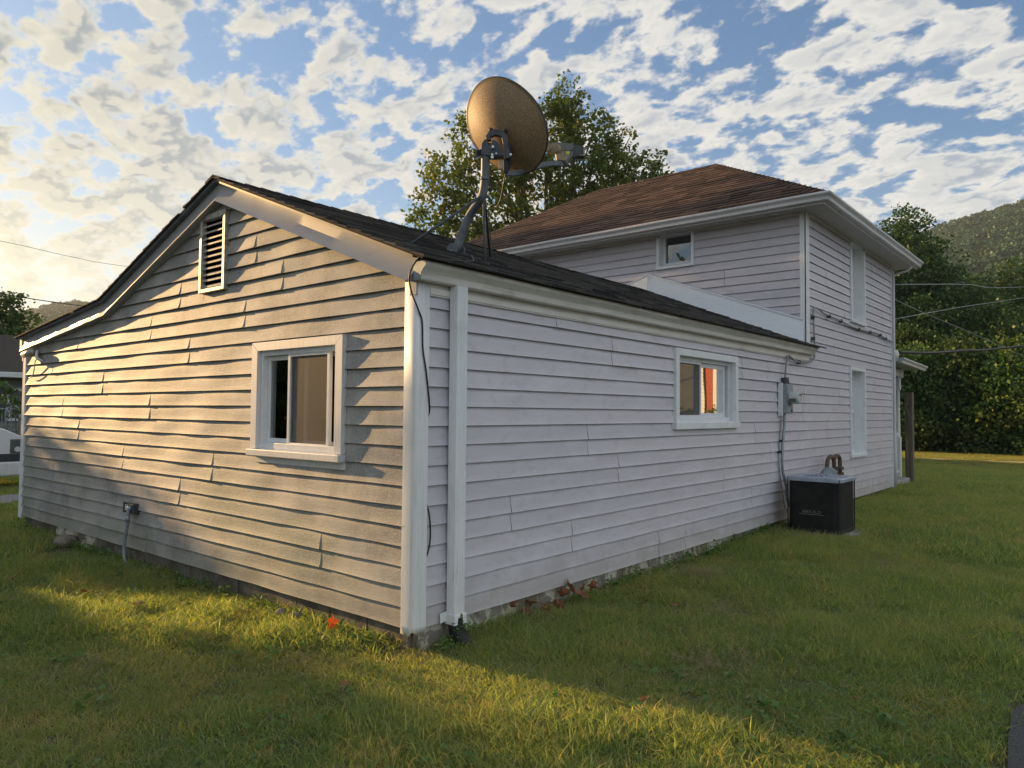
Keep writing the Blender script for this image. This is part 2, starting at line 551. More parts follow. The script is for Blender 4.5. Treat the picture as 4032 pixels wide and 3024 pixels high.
mat('ac_black', plain((0.010, 0.011, 0.012), 0.6, var=0.5)); mat('ac_fin', plain((0.016, 0.014, 0.013), 0.75, var=0.5)); mat('ac_top', plain((0.36, 0.42, 0.50), 0.35, 0.3, var=0.15))
mat('badge', plain((0.22, 0.23, 0.24), 0.4, 0.3))
mat('wood', wood); mat('soil', soil); mat('asphalt', asphalt); mat('gravel', gravel); mat('straw_dirt', straw_dirt); mat('bark', bark); mat('hill_floor', hill_floor)
mat('grass', grass_mat)
mat('hay', leaf((0.24, 0.18, 0.09), (0.38, 0.30, 0.17), None, 0.2))
mat('leaf_back', leaf((0.070, 0.115, 0.024), (0.150, 0.195, 0.042), (0.19, 0.20, 0.045), 0.36, 0.5))
mat('leaf_dark', leaf((0.034, 0.078, 0.024), (0.078, 0.140, 0.042), (0.10, 0.15, 0.04), 0.25, 0.35))
mat('leaf_mid', leaf((0.040, 0.078, 0.020), (0.085, 0.135, 0.034), (0.11, 0.14, 0.035), 0.30, 0.4))
mat('leaf_light', leaf((0.055, 0.120, 0.030), (0.110, 0.190, 0.045), (0.14, 0.18, 0.04), 0.28, 0.4))
mat('leaf_hill', leaf((0.022, 0.080, 0.045), (0.045, 0.120, 0.062), (0.06, 0.12, 0.06), 0.06, 0.02))
mat('leaf_clover', leaf((0.085, 0.17, 0.04), (0.15, 0.25, 0.06), None, 0.35))
mat('leaf_red', leaf((0.42, 0.07, 0.025), (0.50, 0.10, 0.03), None, 0.35)); mat('leaf_brown', leaf((0.17, 0.075, 0.04), (0.30, 0.13, 0.07), None, 0.2))
mat('leaf_tan', leaf((0.24, 0.15, 0.08), (0.34, 0.23, 0.12), None, 0.2))
mat('stone', plain((0.22, 0.18, 0.15), 0.9, var=0.35, bs=0.5))
mat('car_white', plain((0.70, 0.71, 0.73), 0.22, 0.0, var=0.03, bs=0.0)); mat('tyre', plain((0.02, 0.02, 0.02), 0.85)); mat('lamp', plain((0.75, 0.75, 0.72), 0.1, 0.2, var=0.05, bs=0))
mat('grey_siding', far_siding((0.20, 0.22, 0.22))); mat('grey_roof', plain((0.06, 0.05, 0.042), 0.95)); mat('yellow_siding', far_siding((0.36, 0.38, 0.36))); mat('brick_red', plain((0.20, 0.05, 0.03), 0.9)); mat('tarp_red', plain((0.45, 0.05, 0.04), 0.6))
M = MATS

# ---------------------------------------------------------------- ground
def gz(x, y):
    """height of the lawn"""
    s = max(0.0, min(1.0, (x - 2.2) / 5.5)); s = s * s * (3 - 2 * s)
    r = math.hypot(x, y)
    far = max(0.0, min(1.0, (r - 12) / 12))
    return (-0.155 + 0.070 * s) * (1 - far) + -0.20 * far + 0.012 * math.sin(x * 1.7 + y * 0.9) * math.sin(y * 1.3 - x * 0.4)


def build_ground():
    b = MB()
    xs = [-1500, -300, -60, -20] + [round(-10 + 0.5 * i, 2) for i in range(0, 97)] + [48, 70, 120, 300, 800, 2500]
    ys = [-1500, -300, -60, -25, -15] + [round(-10 + 0.5 * i, 2) for i in range(0, 61)] + [25, 35, 60, 120, 300, 900, 2500]
    vs = [(x, y, gz(x, y)) for x in xs for y in ys]
    n = len(ys)
    fs = [(i * n + j, (i + 1) * n + j, (i + 1) * n + j + 1, i * n + j + 1) for i in range(len(xs) - 1) for j in range(n - 1)]
    b.add(vs, fs)
    tag(b.build('ground', M['soil'], smooth=True), kind='structure')
    # asphalt driveway whose edge crosses the lower right corner
    b = MB(); a = []; c = []
    for i in range(60):
        x = -3 + i * 0.4
        y = -3.09 + 0.062 * x + 0.07 * math.sin(x * 2.3) + 0.05 * math.sin(x * 5.1 + 1)
        a.append((x, y, gz(x, y) + 0.030)); c.append((x, -6.5, gz(x, -6.5) + 0.030))
    b.sweep(c, a)
    tag(b.build('driveway', M['asphalt']), kind='structure')
    b = MB(); a = []; c = []
    for i in range(40):
        x = -8 + i * 0.5
        a.append((x, 9.7 + 0.15 * math.sin(x * 2.1) + 0.1 * math.sin(x * 5), 0)); c.append((x, 11.2 + 0.2 * math.sin(x * 1.3), 0))
    a = [(p[0], p[1], gz(p[0], p[1]) + 0.03) for p in a]; c = [(p[0], p[1], gz(p[0], p[1]) + 0.03) for p in c]
    b.sweep(a, c)
    tag(b.build('gravel_path', M['gravel']), kind='structure')
    b = MB(); a = []; c = []
    for i in range(50):
        y = -22 + i * 1.0
        a.append((25.9 + 0.25 * math.sin(y * 1.1) - 0.10 * y, y, -0.17)); c.append((26.9 + 0.2 * math.sin(y * 0.7) - 0.10 * y, y, -0.17))
    b.sweep(c, a)
    tag(b.build('dirt_track', M['straw_dirt']), kind='structure')


build_ground()

# ================================================================ the house
E5 = 0.127            # exposure of one siding course
X1 = 7.372            # plane of the two-storey block's west wall
XE = 12.32            # its far wall
LY = 7.35             # end of the gable wall
house = empty('house', (0, 0, -0.17), 'lilac grey sided house with low gabled wing and brown hipped upper roof', 'house')
GAB = lambda s, o, z: (-o, s, z)          # gable wall: s runs along Y
RGT = lambda s, o, z: (s, -o, z)          # long wall facing the camera's right: s runs along X
FRT = lambda s, o, z: (X1 - o, s, z)      # upper wall above the low roof


def waves(seed, amp, lam):
    r = random.Random(seed)
    w = [(r.uniform(0.6, 1.0) / (i + 1) ** 0.4, 2 * PI / (lam * r.uniform(0.55, 1.9)), r.uniform(0, 6.28)) for i in range(6)]
    nn = sum(a for a, _, _ in w)
    return lambda s: amp * sum(a * math.sin(k * s + p) for a, k, p in w) / nn * 2.2


def board(wall, m, Mp, s0, s1, z0, z1, wv, wm, lip=0.018, curl=0.0, top=None, seg=0.11, zclip0=None, slant=None):
    """one lap of siding from s0 to s1 between heights z0 and z1; slant(z) -> (s0, s1) lets a sloping roof cut its ends"""
    n = max(2, int(abs(s1 - s0) / seg) + 1)
    h = z1 - z0
    prof = []  # (t height fraction, base outward)
    ts = [0.0, 0.02, 0.10, 0.35, 0.65, 0.90, 1.0, 1.08]
    vs = []; cols = 0
    for i in range(n + 1):
        q = i / n
        a, c = (s0, s1) if slant is None else slant(z0)
        a2, c2 = (s0, s1) if slant is None else slant(z1)
        sb = a + (c - a) * q; st = a2 + (c2 - a2) * q
        wl = wv(sb)
        wb = wm(sb)
        cu = curl * max(0.0, 1 - abs(s0 - sb) / 0.12) ** 2 if curl else 0.0
        row = [(sb, -0.010, z0 + 0.010), (sb, lip - 0.004 + wl * 0.7, z0 + 0.0005)]
        for t in ts:
            o = lip * (1 - t) * 0.86 + 0.002
            if t == 0.0: o = lip + 0.0005
            if t == 0.02: o = lip + 0.0015
            if t >= 1.0: o = -0.004
            o += wl * (1 - t) + wb * math.sin(PI * min(1, t)) + cu * (1 - t)
            row.append((sb + (st - sb) * min(1, t), o, z0 + h * t + (0.001 if t == 0 else 0)))
        cols = len(row)
        vs += [Mp(*p) for p in row]
    fs = [(i * cols + k, (i + 1) * cols + k, (i + 1) * cols + k + 1, i * cols + k + 1) for i in range(n) for k in range(cols - 1)]
    b = MB(); b.add(vs, fs)
    # end returns so that the seams show an edge
    for i in (0, n):
        e = [vs[i * cols + k] for k in range(cols)]
        back = [Mp(*((lambda q: (q[0], -0.003, q[2]))(inv(Mp, p)))) for p in e]
        b.add(e + back, [(k, k + 1, cols + k + 1, cols + k) for k in range(cols - 1)])
    o = b.build('siding_board', m, wall, angle=42)
    return o


def inv(Mp, p):
    if Mp is GAB: return (p[1], -p[0], p[2])
    if Mp is RGT: return (p[0], -p[1], p[2])
    return (p[1], X1 - p[0], p[2])


def side(wall, m, Mp, rows, span, holes, seams, amp, lam, midamp, seed, curl=0.0, ztop=None, slant=None, lip=0.018):
    for k in rows:
        z0 = k * E5; z1 = z0 + E5
        if ztop is not None and z0 >= ztop - 0.01: continue
        if ztop is not None: z1 = min(z1, ztop)
        a, c = span(k)
        if slant is not None:
            a = slant(z0)[0]; c = slant(z0)[1]
        wv = waves(seed * 100 + k // 2 * 7 + (k % 2), amp, lam); wm = waves(seed * 77 + k, midamp, lam * 1.3)
        cuts = sorted(x for (x, kk) in seams if kk in (k,) and a + 0.05 < x < c - 0.05)
        pieces = [(a, c, z0, z1, None)]
        segs = []
        prev = a
        for x in cuts + [c]:
            segs.append((prev, x)); prev = x
        for (p, q) in segs:
            parts = [(p, q)]
            for (h0, h1, y0, y1) in holes:
                if z1 <= y0 + 0.004 or z0 >= y1 - 0.004: continue
                new = []
                for (u, v) in parts:
                    if v <= h0 or u >= h1: new.append((u, v)); continue
                    if u < h0: new.append((u, h0))
                    if v > h1: new.append((h1, v))
                    m0, m1 = max(u, h0), min(v, h1)
                    if z0 < y0 - 0.004 and m1 > m0: board(wall, m, Mp, m0, m1, z0, min(z1, y0), wv, wm, lip)
                    if z1 > y1 + 0.004 and m1 > m0: board(wall, m, Mp, m0, m1, max(z0, y1), z1, wv, wm, lip * 0.8)
                parts = new
            for (u, v) in parts:
                if v - u < 0.01: continue
                sl = None
                if slant is not None:
                    ua = abs(u - a) < 1e-6; vc = abs(v - c) < 1e-6
                    def sl(z, u=u, v=v, ua=ua, vc=vc):
                        A, C = slant(z)
                        if C - A < 0.02: C = A + 0.02
                        return (A if ua else max(u, A) if u < C else C - 0.01, C if vc else min(v, C) if v > A else A + 0.01)
                hascut = any(abs(v - x) < 1e-6 for x in cuts)
                lcut = any(abs(u - x) < 1e-6 for x in cuts)
                board(wall, m, Mp, u, v - (0.005 if hascut else 0), z0, z1, wv, wm, lip + (0.0035 if lcut else 0), (curl or 0.002) if lcut else 0.0, slant=sl)


def pair(l):
    o = []
    for x, k in l:
        k0 = k - (k % 2)
        o += [(x, k0), (x, k0 + 1)]
    return o


# --- gable wall
def rake_z(y):
    """underside line of the rake boards"""
    if y < 2.42: return 2.155 + (y + 0.03) * (3.145 - 2.155) / 2.45
    if y < 4.66: return 3.145 + (y - 2.42) * (2.39 - 3.145) / 2.24
    return 2.39 + (y - 4.66) * (2.105 - 2.39) / 2.60


def slant_gable(z):
    lo, hi = 0.06, LY - 0.03
    z = z - 0.045
    if z > rake_z(0.06): lo = -0.03 + (z - 2.155) * 2.45 / 0.99
    if z > rake_z(4.66): hi = 2.42 + (3.145 - z) * 2.24 / 0.755
    elif z > rake_z(7.32): hi = 4.66 + (2.39 - z) * 2.60 / 0.285
    hi = max(hi, lo + 0.02)
    return lo, hi


b = MB(); b.prism([(0.45, 0.02, 0), (0.45, LY, 0), (0.45, LY, 2.08), (0.45, 4.7, 2.34), (0.45, 2.43, 3.10), (0.45, 0.02, 2.15)], (0.02, 0, 0))
wall_g = b.build('wall', M['interior'], house)
wall_g['label'] = 'dirty gable wall of weathered lap siding with a louvred vent and a sliding window'
gs = pair([(6.37, 14), (4.88, 12), (3.74, 10), (5.51, 8), (4.31, 6), (2.52, 6), (6.25, 4), (3.10, 4), (4.36, 2), (6.65, 0), (3.72, 0), (0.96, 2), (2.05, 16), (3.76, 16), (1.51, 18), (3.18, 18), (5.6, 16), (2.98, 14), (6.0, 10), (1.9, 20)])
GW = (0.735, 1.835, 1.05, 1.87)      # window cut-out in the gable wall
VT = (2.36, 2.745, 2.40, 3.03)       # vent cut-out
side(wall_g, M['vinyl_dirty'], GAB, range(0, 25), lambda k: (0.06, LY - 0.03), [GW, VT], gs, 0.0044, 1.0, 0.0030, 3, curl=0.004, slant=slant_gable, ztop=3.13, lip=0.022)

# --- long wall (rear wing and main block share one plane)
b = MB(); b.box(0.1, 7.35, 0.45, 0.47, 0, 2.15)
wall_r = b.build('wall', M['interior'], house)
wall_r['label'] = 'long pale lilac wall of lap siding with a small sliding window'
rs = pair([(1.46, 16), (2.28, 14), (1.91, 8), (2.39, 6), (0.93, 4), (4.58, 4), (1.69, 2), (3.12, 0), (3.66, 0), (5.1, 14), (5.9, 14), (7.24, 12), (5.48, 8), (8.26, 8), (5.99, 6), (5.38, 2), (8.05, 4), (11.11, 18), (11.4, 4), (10.81, 0), (8.64, 18), (7.2, 10), (4.2, 10), (8.9, 12), (11.0, 14), (8.8, 2), (9.2, 22), (8.3, 26), (11.6, 24), (10.9, 30), (8.9, 30)])
RW = (3.455, 4.90, 1.24, 1.985)
TL = (9.50, 10.30, 0.71, 2.11)
TU = (9.58, 10.33, 2.93, 4.24)
side(wall_r, M['vinyl_clean'], RGT, range(0, 17), lambda k: (0.07, 7.372), [RW], rs, 0.0030, 0.75, 0.0020, 5, lip=0.021)
b = MB(); b.box(X1 + 0.45, XE - 0.1, 0.45, 0.47, 0, 4.2)
wall_m = b.build('wall', M['interior'], house)
wall_m['label'] = 'south wall of the two storey block, pale siding with two tall windows'
side(wall_m, M['vinyl_clean'], RGT, range(0, 34), lambda k: (7.372, XE - 0.02) if k < 17 else (7.40, XE - 0.02), [TL, TU], rs, 0.0022, 0.8, 0.0014, 9, ztop=4.235)
b = MB(); b.box(X1 + 0.45, X1 + 0.47, 0.1, 7.9, 2.0, 4.2)
wall_f = b.build('wall', M['interior'], house)
wall_f['label'] = 'upper west wall of the two storey block above the low roof'
FW = (1.73, 2.30, 3.74, 4.30)
FW2 = (5.47, 6.2, 3.74, 4.30)
fs_ = pair([(2.42, 28), (4.6, 30), (1.2, 26), (3.9, 32), (0.9, 22)])
side(wall_f, M['vinyl_clean'], FRT, range(17, 34), lambda k: (0.06, 7.62), [FW, FW2], fs_, 0.0020, 0.8, 0.0012, 12, ztop=4.235)

# closed dark core behind the siding keeps light out of the rooms
b = MB()
b.box(0.012, 0.03, 0.07, 0.72, 0, 2.1); b.box(0.012, 0.03, 1.85, LY, 0, 2.05); b.box(0.012, 0.03, 0.72, 1.85, 0, 1.04); b.box(0.012, 0.03, 0.72, 1.85, 1.88, 2.3)
b.box(0.07, 3.45, 0.012, 0.03, 0, 2.15); b.box(4.91, 9.45, 0.012, 0.03, 0, 2.15); b.box(3.45, 4.91, 0.012, 0.03, 0, 1.23); b.box(3.45, 4.91, 0.012, 0.03, 1.995, 2.15)
b.box(10.36, XE - 0.03, 0.012, 0.03, 0, 4.2); b.box(7.5, 9.45, 0.012, 0.03, 2.15, 4.2); b.box(9.45, 10.36, 0.012, 0.03, 0, 0.69); b.box(9.45, 10.36, 0.012, 0.03, 2.13, 2.91)
b.box(XE - 0.03, XE, 0.0, 8.0, 0, 4.2); b.box(X1, XE, 7.98, 8.0, 0, 4.2); b.box(0.1, X1, LY - 0.02, LY, 0, 2.05)
b.build('sheathing', M['interior'], house)

# --- foundation: painted block under the long wall, dark under the gable
def foundation():
    fo = MB(); fo.box(0.055, XE - 0.05, 0.05, 0.055, -0.5, 0.01)
    f = fo.build('foundation', M['foundation'], house)
    xs = [0.06, 0.50, 1.15, 1.72, 2.28, 2.52, 2.98, 3.43, 3.9, 4.4]
    for i in range(len(xs) - 1):
        b = MB(); b.box(xs[i] + 0.004, xs[i + 1] - 0.004, 0.020 + random.uniform(0, 0.004), 0.05, -0.36, 0.004)
        b.build('block', M['foundation'], f, bevel=0.003)
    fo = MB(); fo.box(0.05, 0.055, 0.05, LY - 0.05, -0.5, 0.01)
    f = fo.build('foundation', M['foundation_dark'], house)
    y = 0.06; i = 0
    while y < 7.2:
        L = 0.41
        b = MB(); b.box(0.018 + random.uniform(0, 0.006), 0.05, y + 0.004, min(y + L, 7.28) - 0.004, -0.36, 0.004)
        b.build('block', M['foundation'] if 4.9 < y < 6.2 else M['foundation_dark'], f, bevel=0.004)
        y += L
foundation()

# --- corner posts
def corner_posts():
    # near corner: an L with rounded nose and a broken foot
    w = 0.083; o = 0.026
    out = [(-o, w), (-o, 0.004), (-o + 0.004, -0.012), (-o + 0.012, -o + 0.004), (-0.008, -o), (0.004, -o), (w, -o), (w, -0.006)]
    out = [(0.0, w)] + out + [(w, 0.0)]
    zs = [2.19, 1.5, 0.8, 0.2, 0.02]
    vs = []; fs = []
    n = len(out)
    for z in zs:
        for (x, y) in out: vs.append((x, y, z))
    jag = [-0.012, -0.030, -0.038, -0.010, -0.012, -0.016, -0.020, -0.016, -0.020, -0.018]
    for (x, y), j in zip(out, jag): vs.append((x, y, j))
    R = len(zs) + 1
    fs = [(i * n + k, i * n + k + 1, (i + 1) * n + k + 1, (i + 1) * n + k) for i in range(R - 1) for k in range(n - 1)]
    b = MB(); b.add(vs, fs)
    p = b.build('corner_post', M['post_old'], house, angle=35)
    m = p.modifiers.new('thickness', 'SOLIDIFY'); m.thickness = 0.0025
    b = MB(); b.box(-0.030, 0.0, LY - 0.055, LY + 0.02, -0.03, 2.12); b.box(-0.030, 0.06, LY + 0.018, LY + 0.045, -0.03, 2.12)
    b.build('corner_post', M['trim_white'], house, bevel=0.003)
    b = MB(); b.box(X1 - 0.022, X1 + 0.0, -0.020, 0.067, 2.26, 4.24); b.box(X1 - 0.022, X1 + 0.112, -0.027, -0.0, 2.26, 4.24)
    b.build('corner_post', M['trim_white'], house, bevel=0.003)
    b = MB(); b.box(XE - 0.03, XE + 0.02, -0.024, 0.08, -0.06, 4.24)
    b.build('corner_post', M['trim_white'], house, bevel=0.003)
corner_posts()

# --- rake boards of the gable
def rakes():
    top = [(-0.062, 2.335), (2.432, 3.306), (4.775, 2.492), (7.36, 2.245)]
    def offs(poly, d):
        r = []
        for i, (y, z) in enumerate(poly):
            a = Vector(poly[max(i - 1, 0)]); c = Vector(poly[min(i + 1, len(poly) - 1)]); m = Vector((y, z))
            t1 = (m - a).normalized() if i else (c - m).normalized(); t2 = (c - m).normalized() if i < len(poly) - 1 else t1
            n1 = Vector((t1.y, -t1.x)); n2 = Vector((t2.y, -t2.x)); nn = (n1 + n2).normalized()
            r.append(m + nn * d / max(0.3, nn.dot(n1)))
        return r
    l0 = offs(top, 0.004); l1 = offs(top, 0.088); l2 = offs(top, 0.165)
    for i in range(3):
        b = MB()
        prof = [(l0[i], -0.0), (l0[i], -0.052), (l1[i], -0.052), (l2[i], -0.095), (l2[i], -0.0)]
        prof2 = [(l0[i + 1], -0.0), (l0[i + 1], -0.052), (l1[i + 1], -0.052), (l2[i + 1], -0.095), (l2[i + 1], -0.0)]
        # sub-divide along the board so that the thin metal can ripple
        n = 26; rows = []
        r = random.Random(40 + i)
        for k in range(n + 1):
            q = k / n
            row = []
            for j, ((pa, xa), (pb, xb)) in enumerate(zip(prof, prof2)):
                p = pa.lerp(pb, q)
                x = xa
                amp = 0.0045 if i == 2 else 0.0015
                if j in (2, 3) and 0 < k < n: x += r.uniform(-amp, amp)
                row.append((x, p.x, p.y))
            rows.append(row)
        c = 5
        b.add([p for row in rows for p in row], [(k * c + j, k * c + j + 1, (k + 1) * c + j + 1, (k + 1) * c + j) for k in range(n) for j in range(c - 1)])
        b.add(rows[0], [(0, 1, 2, 3, 4)]); b.add(rows[-1], [(4, 3, 2, 1, 0)])
        b.build('rake_board', M['rake'], house, angle=30)
        # drip edge
        e0 = offs(top, -0.004); e1 = offs(top, 0.012)
        b = MB(); b.prism([(-0.102, e0[i].x, e0[i].y), (-0.098, e1[i].x, e1[i].y), (-0.060, e1[i].x, e1[i].y), (-0.050, e0[i].x, e0[i].y)], (0, e0[i + 1].x - e0[i].x, e0[i + 1].y - e0[i].y))
        b.build('drip_edge', M['metal_grey'], house)
    # small boxed return at the left end
    b = MB(); b.box(-0.06, 0.10, LY + 0.01, LY + 0.10, 2.08, 2.25); b.box(-0.03, 0.05, LY + 0.02, LY + 0.09, 1.96, 2.06)
    b.build('eave_return', M['trim_old'], house, bevel=0.004)
rakes()

# --- shingled roofs
SHING = []    # (score, parent, matrix, size, mat)
def plane_basis(U, V):
    U = Vector(U).normalized(); V = Vector(V).normalized(); n = U.cross(V).normalized()
    if n.z < 0: n = -n
    return U, V, n


def shingle_field(parent, P0, U, V, vlen, ulim, m, w=0.30, e=0.14, seed=1, objects=True):
    U, V, n = plane_basis(U, V); P0 = Vector(P0)
    r = random.Random(seed)
    rows = int(math.ceil(vlen / e))
    for j in range(rows):
        v0 = j * e - 0.02; v1 = min(v0 + e + 0.05, vlen)
        a, c = ulim(v0 + e * 0.5)
        off = ((j * 0.37) % 1.0) * w
        u = a - off
        while u < c - 0.02:
            ww = w * r.choice((0.72, 0.9, 1.0, 1.18, 1.3))
            s, t = max(u, a), min(u + ww, c)
            u += ww
            if t - s < 0.03: continue
            ctr = P0 + U * ((s + t) / 2) + V * ((v0 + v1) / 2)
            d = ctr - CAM
            face = abs(d.normalized().dot(n))
            sc = (t - s) * e * face / d.length_squared
            lift = 0.011 + r.uniform(0, 0.009); drop = r.choice((0, 0, 0.012, -0.01))
            SHING.append((sc if (n.dot(-d) > 0 and objects) else 0, parent, P0 + U * (s + 0.006) + V * (v0 + drop), U, V, n, t - s - 0.012, v1 - v0 - drop, lift, m))


def emit_shingles():
    SHING.sort(key=lambda t: -t[0])
    rest = {}
    for i, (sc, parent, P, U, V, n, w, h, lift, m) in enumerate(SHING):
        vs = []
        for (u, v, k) in ((0, 0, 0), (w, 0, 0), (w, h, -0.004), (0, h, -0.004), (0, 0, lift), (w, 0, lift), (w, h, 0.001), (0, h, 0.001)):
            vs.append((u, v, k))
        fs = [(4, 5, 6, 7), (0, 1, 5, 4), (1, 2, 6, 5), (3, 0, 4, 7)]
        if i < 300 and sc > 0:
            key = round(w, 2), round(h, 2), m.name
            b = MB(); b.add(vs, fs)
            me = bpy.data.meshes.new('shingle'); me.from_pydata(b.v, [], b.f); me.materials.append(m)
            o = bpy.data.objects.new('shingle', me); COL.objects.link(o); o.parent = parent
            o.matrix_basis = Matrix(((U.x, V.x, n.x, P.x), (U.y, V.y, n.y, P.y), (U.z, V.z, n.z, P.z), (0, 0, 0, 1)))
        else:
            b = rest.setdefault(parent.name, (MB(), parent, m))[0]
            b.add([P + U * a + V * c + n * k for a, c, k in vs], fs)
    for b, parent, m in rest.values():
        o = b.build('shingles', m, parent); o['kind'] = 'stuff'


def low_roof():
    def deck(name, A, B, C, D, lab=None):
        A, B, C, D = map(Vector, (A, B, C, D)); n = (B - A).cross(D - A).normalized()
        if n.z < 0: n = -n
        b = MB(); b.prism([A, B, C, D], n * -0.014)
        o = b.build(name, M['roof_deck'], house)
        if lab: o['label'] = lab
        return o
    x0, x1 = -0.108, X1
    e = Vector((x0, -0.165, 2.312)); rdg = Vector((x0, 2.432, 3.325))
    d = deck('roof', (x0, -0.165, 2.312), (x1 + 0.12, -0.165, 2.312), (x1, 2.432, 3.325), (x0, 2.432, 3.325), 'dark grey shingled slope of the low wing facing the gutter')
    L = (rdg - e).length
    shingle_field(d, e, (1, 0, 0), rdg - e, L, lambda v: (-0.02, x1 - x0 + (0.30 if v < 0.16 else 0)), M['shingle_black'], w=0.30, e=0.135, seed=3)
    k1 = Vector((x0, 4.775, 2.51)); en = Vector((x0, 7.44, 2.255))
    d2 = deck('roof', (x0, 2.432, 3.325), (x1, 2.432, 3.325), (x1, 4.775, 2.51), (x0, 4.775, 2.51), 'far slope of the low wing behind the ridge')
    shingle_field(d2, k1, (1, 0, 0), rdg - k1, (rdg - k1).length, lambda v: (-0.02, 1.6), M['shingle_black'], seed=5, objects=False)
    d3 = deck('roof', (x0, 4.775, 2.51), (x1, 4.775, 2.51), (x1, 7.44, 2.255), (x0, 7.44, 2.255), 'shallow lean-to slope at the left end')
    shingle_field(d3, en, (1, 0, 0), k1 - en, (k1 - en).length, lambda v: (-0.02, 1.6), M['shingle_black'], seed=6, objects=False)
    # ridge caps
    x = x0 - 0.01; i = 0
    while x < x1 - 0.2:
        z = 3.338 + random.uniform(-0.003, 0.004); y = 2.432
        b = MB()
        for sgn, sl in ((-1, -0.39), (1, -0.35)):
            b.add([(x, y, z + 0.010), (x + 0.2, y, z), (x + 0.2, y + sgn * 0.13, z + 0.13 * sl), (x, y + sgn * 0.13, z + 0.010 + 0.13 * sl),
                   (x, y, z - 0.002), (x, y + sgn * 0.13, z - 0.002 + 0.13 * sl)], [(0, 1, 2, 3), (0, 3, 5, 4)])
        b.build('ridge_cap', M['shingle_black'], d)
        x += 0.15; i += 1
low_roof()

EX0, EX1, EY0, EY1, EZ, RX, RZ = 6.97, 12.78, -0.40, 8.05, 4.355, 9.875, 6.12
RY0, RY1 = 2.47, 5.17
def main_roof():
    A, B, C, D = Vector((EX0, EY0, EZ)), Vector((EX1, EY0, EZ)), Vector((EX1, EY1, EZ)), Vector((EX0, EY1, EZ))
    R0, R1 = Vector((RX, RY0, RZ)), Vector((RX, RY1, RZ))
    def deck(poly, lab):
        b = MB(); b.prism(poly, (0, 0, -0.03)); o = b.build('roof', M['roof_deck'], house); o['label'] = lab; return o
    d = deck([A, R0, R1, D], 'west slope of the brown hipped roof')
    V = Vector((RX - EX0, 0, RZ - EZ)); L = V.length
    off = Vector((-V.z, 0, V.x)).normalized() * 0.004
    shingle_field(d, A + off + V.normalized() * -0.02, (0, 1, 0), V, L, lambda v: (max(0, v / L) * (RY0 - EY0), (EY1 - EY0) - max(0, v / L) * (EY1 - RY1)), M['shingle_brown'], w=0.34, e=0.142, seed=8)
    d2 = deck([A, B, R0], 'south slope of the brown hipped roof')
    V2 = Vector((0, RY0 - EY0, RZ - EZ)); L2 = V2.length
    off2 = Vector((0, -V2.z, V2.y)).normalized() * 0.004
    shingle_field(d2, A + off2, (1, 0, 0), V2, L2, lambda v: (max(0, v / L2) * (RX - EX0), (EX1 - EX0) - max(0, v / L2) * (EX1 - RX)), M['shingle_brown'], seed=9, objects=False)
    d3 = deck([D, R1, C], 'north slope of the brown hipped roof'); d4 = deck([B, C, R1, R0], 'east slope of the brown hipped roof')
    # hip and ridge caps
    for (P, Q) in ((A, R0), (R1, R0), (D, R1)):
        t = (Q - P); Lc = t.length; t.normalize()
        s = t.cross(Vector((0, 0, 1))).normalized(); up = s.cross(t).normalized()
        k = 0.0
        while k < Lc - 0.1:
            c = P + t * k + up * 0.012
            dz = -0.055 if P is not R1 else -0.075
            b = MB()
            for sg in (-1, 1):
                b.add([c + up * 0.014, c + t * 0.19, c + t * 0.19 + s * sg * 0.13 + up * dz, c + s * sg * 0.13 + up * (0.014 + dz), c, c + s * sg * 0.13 + up * dz], [(0, 1, 2, 3), (0, 3, 5, 4)])
            b.build('ridge_cap', M['shingle_brown'], d)
            k += 0.15
main_roof()
emit_shingles()

# --- gutters, fascia, soffits
def gutter_prof(h=0.115, w=0.115):
    return [(0.0, 0.0), (0.0, -h), (w * 0.52, -h), (w * 0.60, -h * 0.93), (w * 0.60, -h * 0.82), (w * 0.64, -h * 0.60), (w * 0.80, -h * 0.40), (w * 0.97, -h * 0.28), (w, -h * 0.20), (w, -0.004), (w * 0.97, 0.0), (w * 0.88, 0.0), (w * 0.88, -0.008)]


def gutter(A, B, outdir, h=0.115, w=0.115, m='gutter', capa=True, capb=True, miter_a=0.0, miter_b=0.0):
    A = Vector(A); B = Vector(B); o = Vector(outdir); t = (B - A).normalized()
    pr_ = gutter_prof(h, w)
    a = [A + o * p[0] + Vector((0, 0, p[1])) - t * p[0] * miter_a for p in pr_]
    c = [B + o * p[0] + Vector((0, 0, p[1])) + t * p[0] * miter_b for p in pr_]
    n = 14
    b = MB()
    rows = [[x.lerp(y, k / n) + Vector((0, 0, 0.0025 * math.sin(k * 1.9))) for x, y in zip(a, c)] for k in range(n + 1)]
    N_ = len(pr_)
    b.add([p for r in rows for p in r], [(k * N_ + j, k * N_ + j + 1, (k + 1) * N_ + j + 1, (k + 1) * N_ + j) for k in range(n) for j in range(N_ - 1)])
    g = b.build('gutter', M[m], house, angle=28)
    s = g.modifiers.new('thickness', 'SOLIDIFY'); s.thickness = 0.0018; s.offset = 0
    for end, flag, pts in ((A, capa, a), (B, capb, c)):
        if flag:
            sg = -1 if end is A else 1
            b = MB(); b.prism([p + t * sg * 0.001 for p in pts[:11]], t * sg * 0.004); b.build('end_cap', M['galv' if m == 'gutter' and end is A else m], g)
    return g


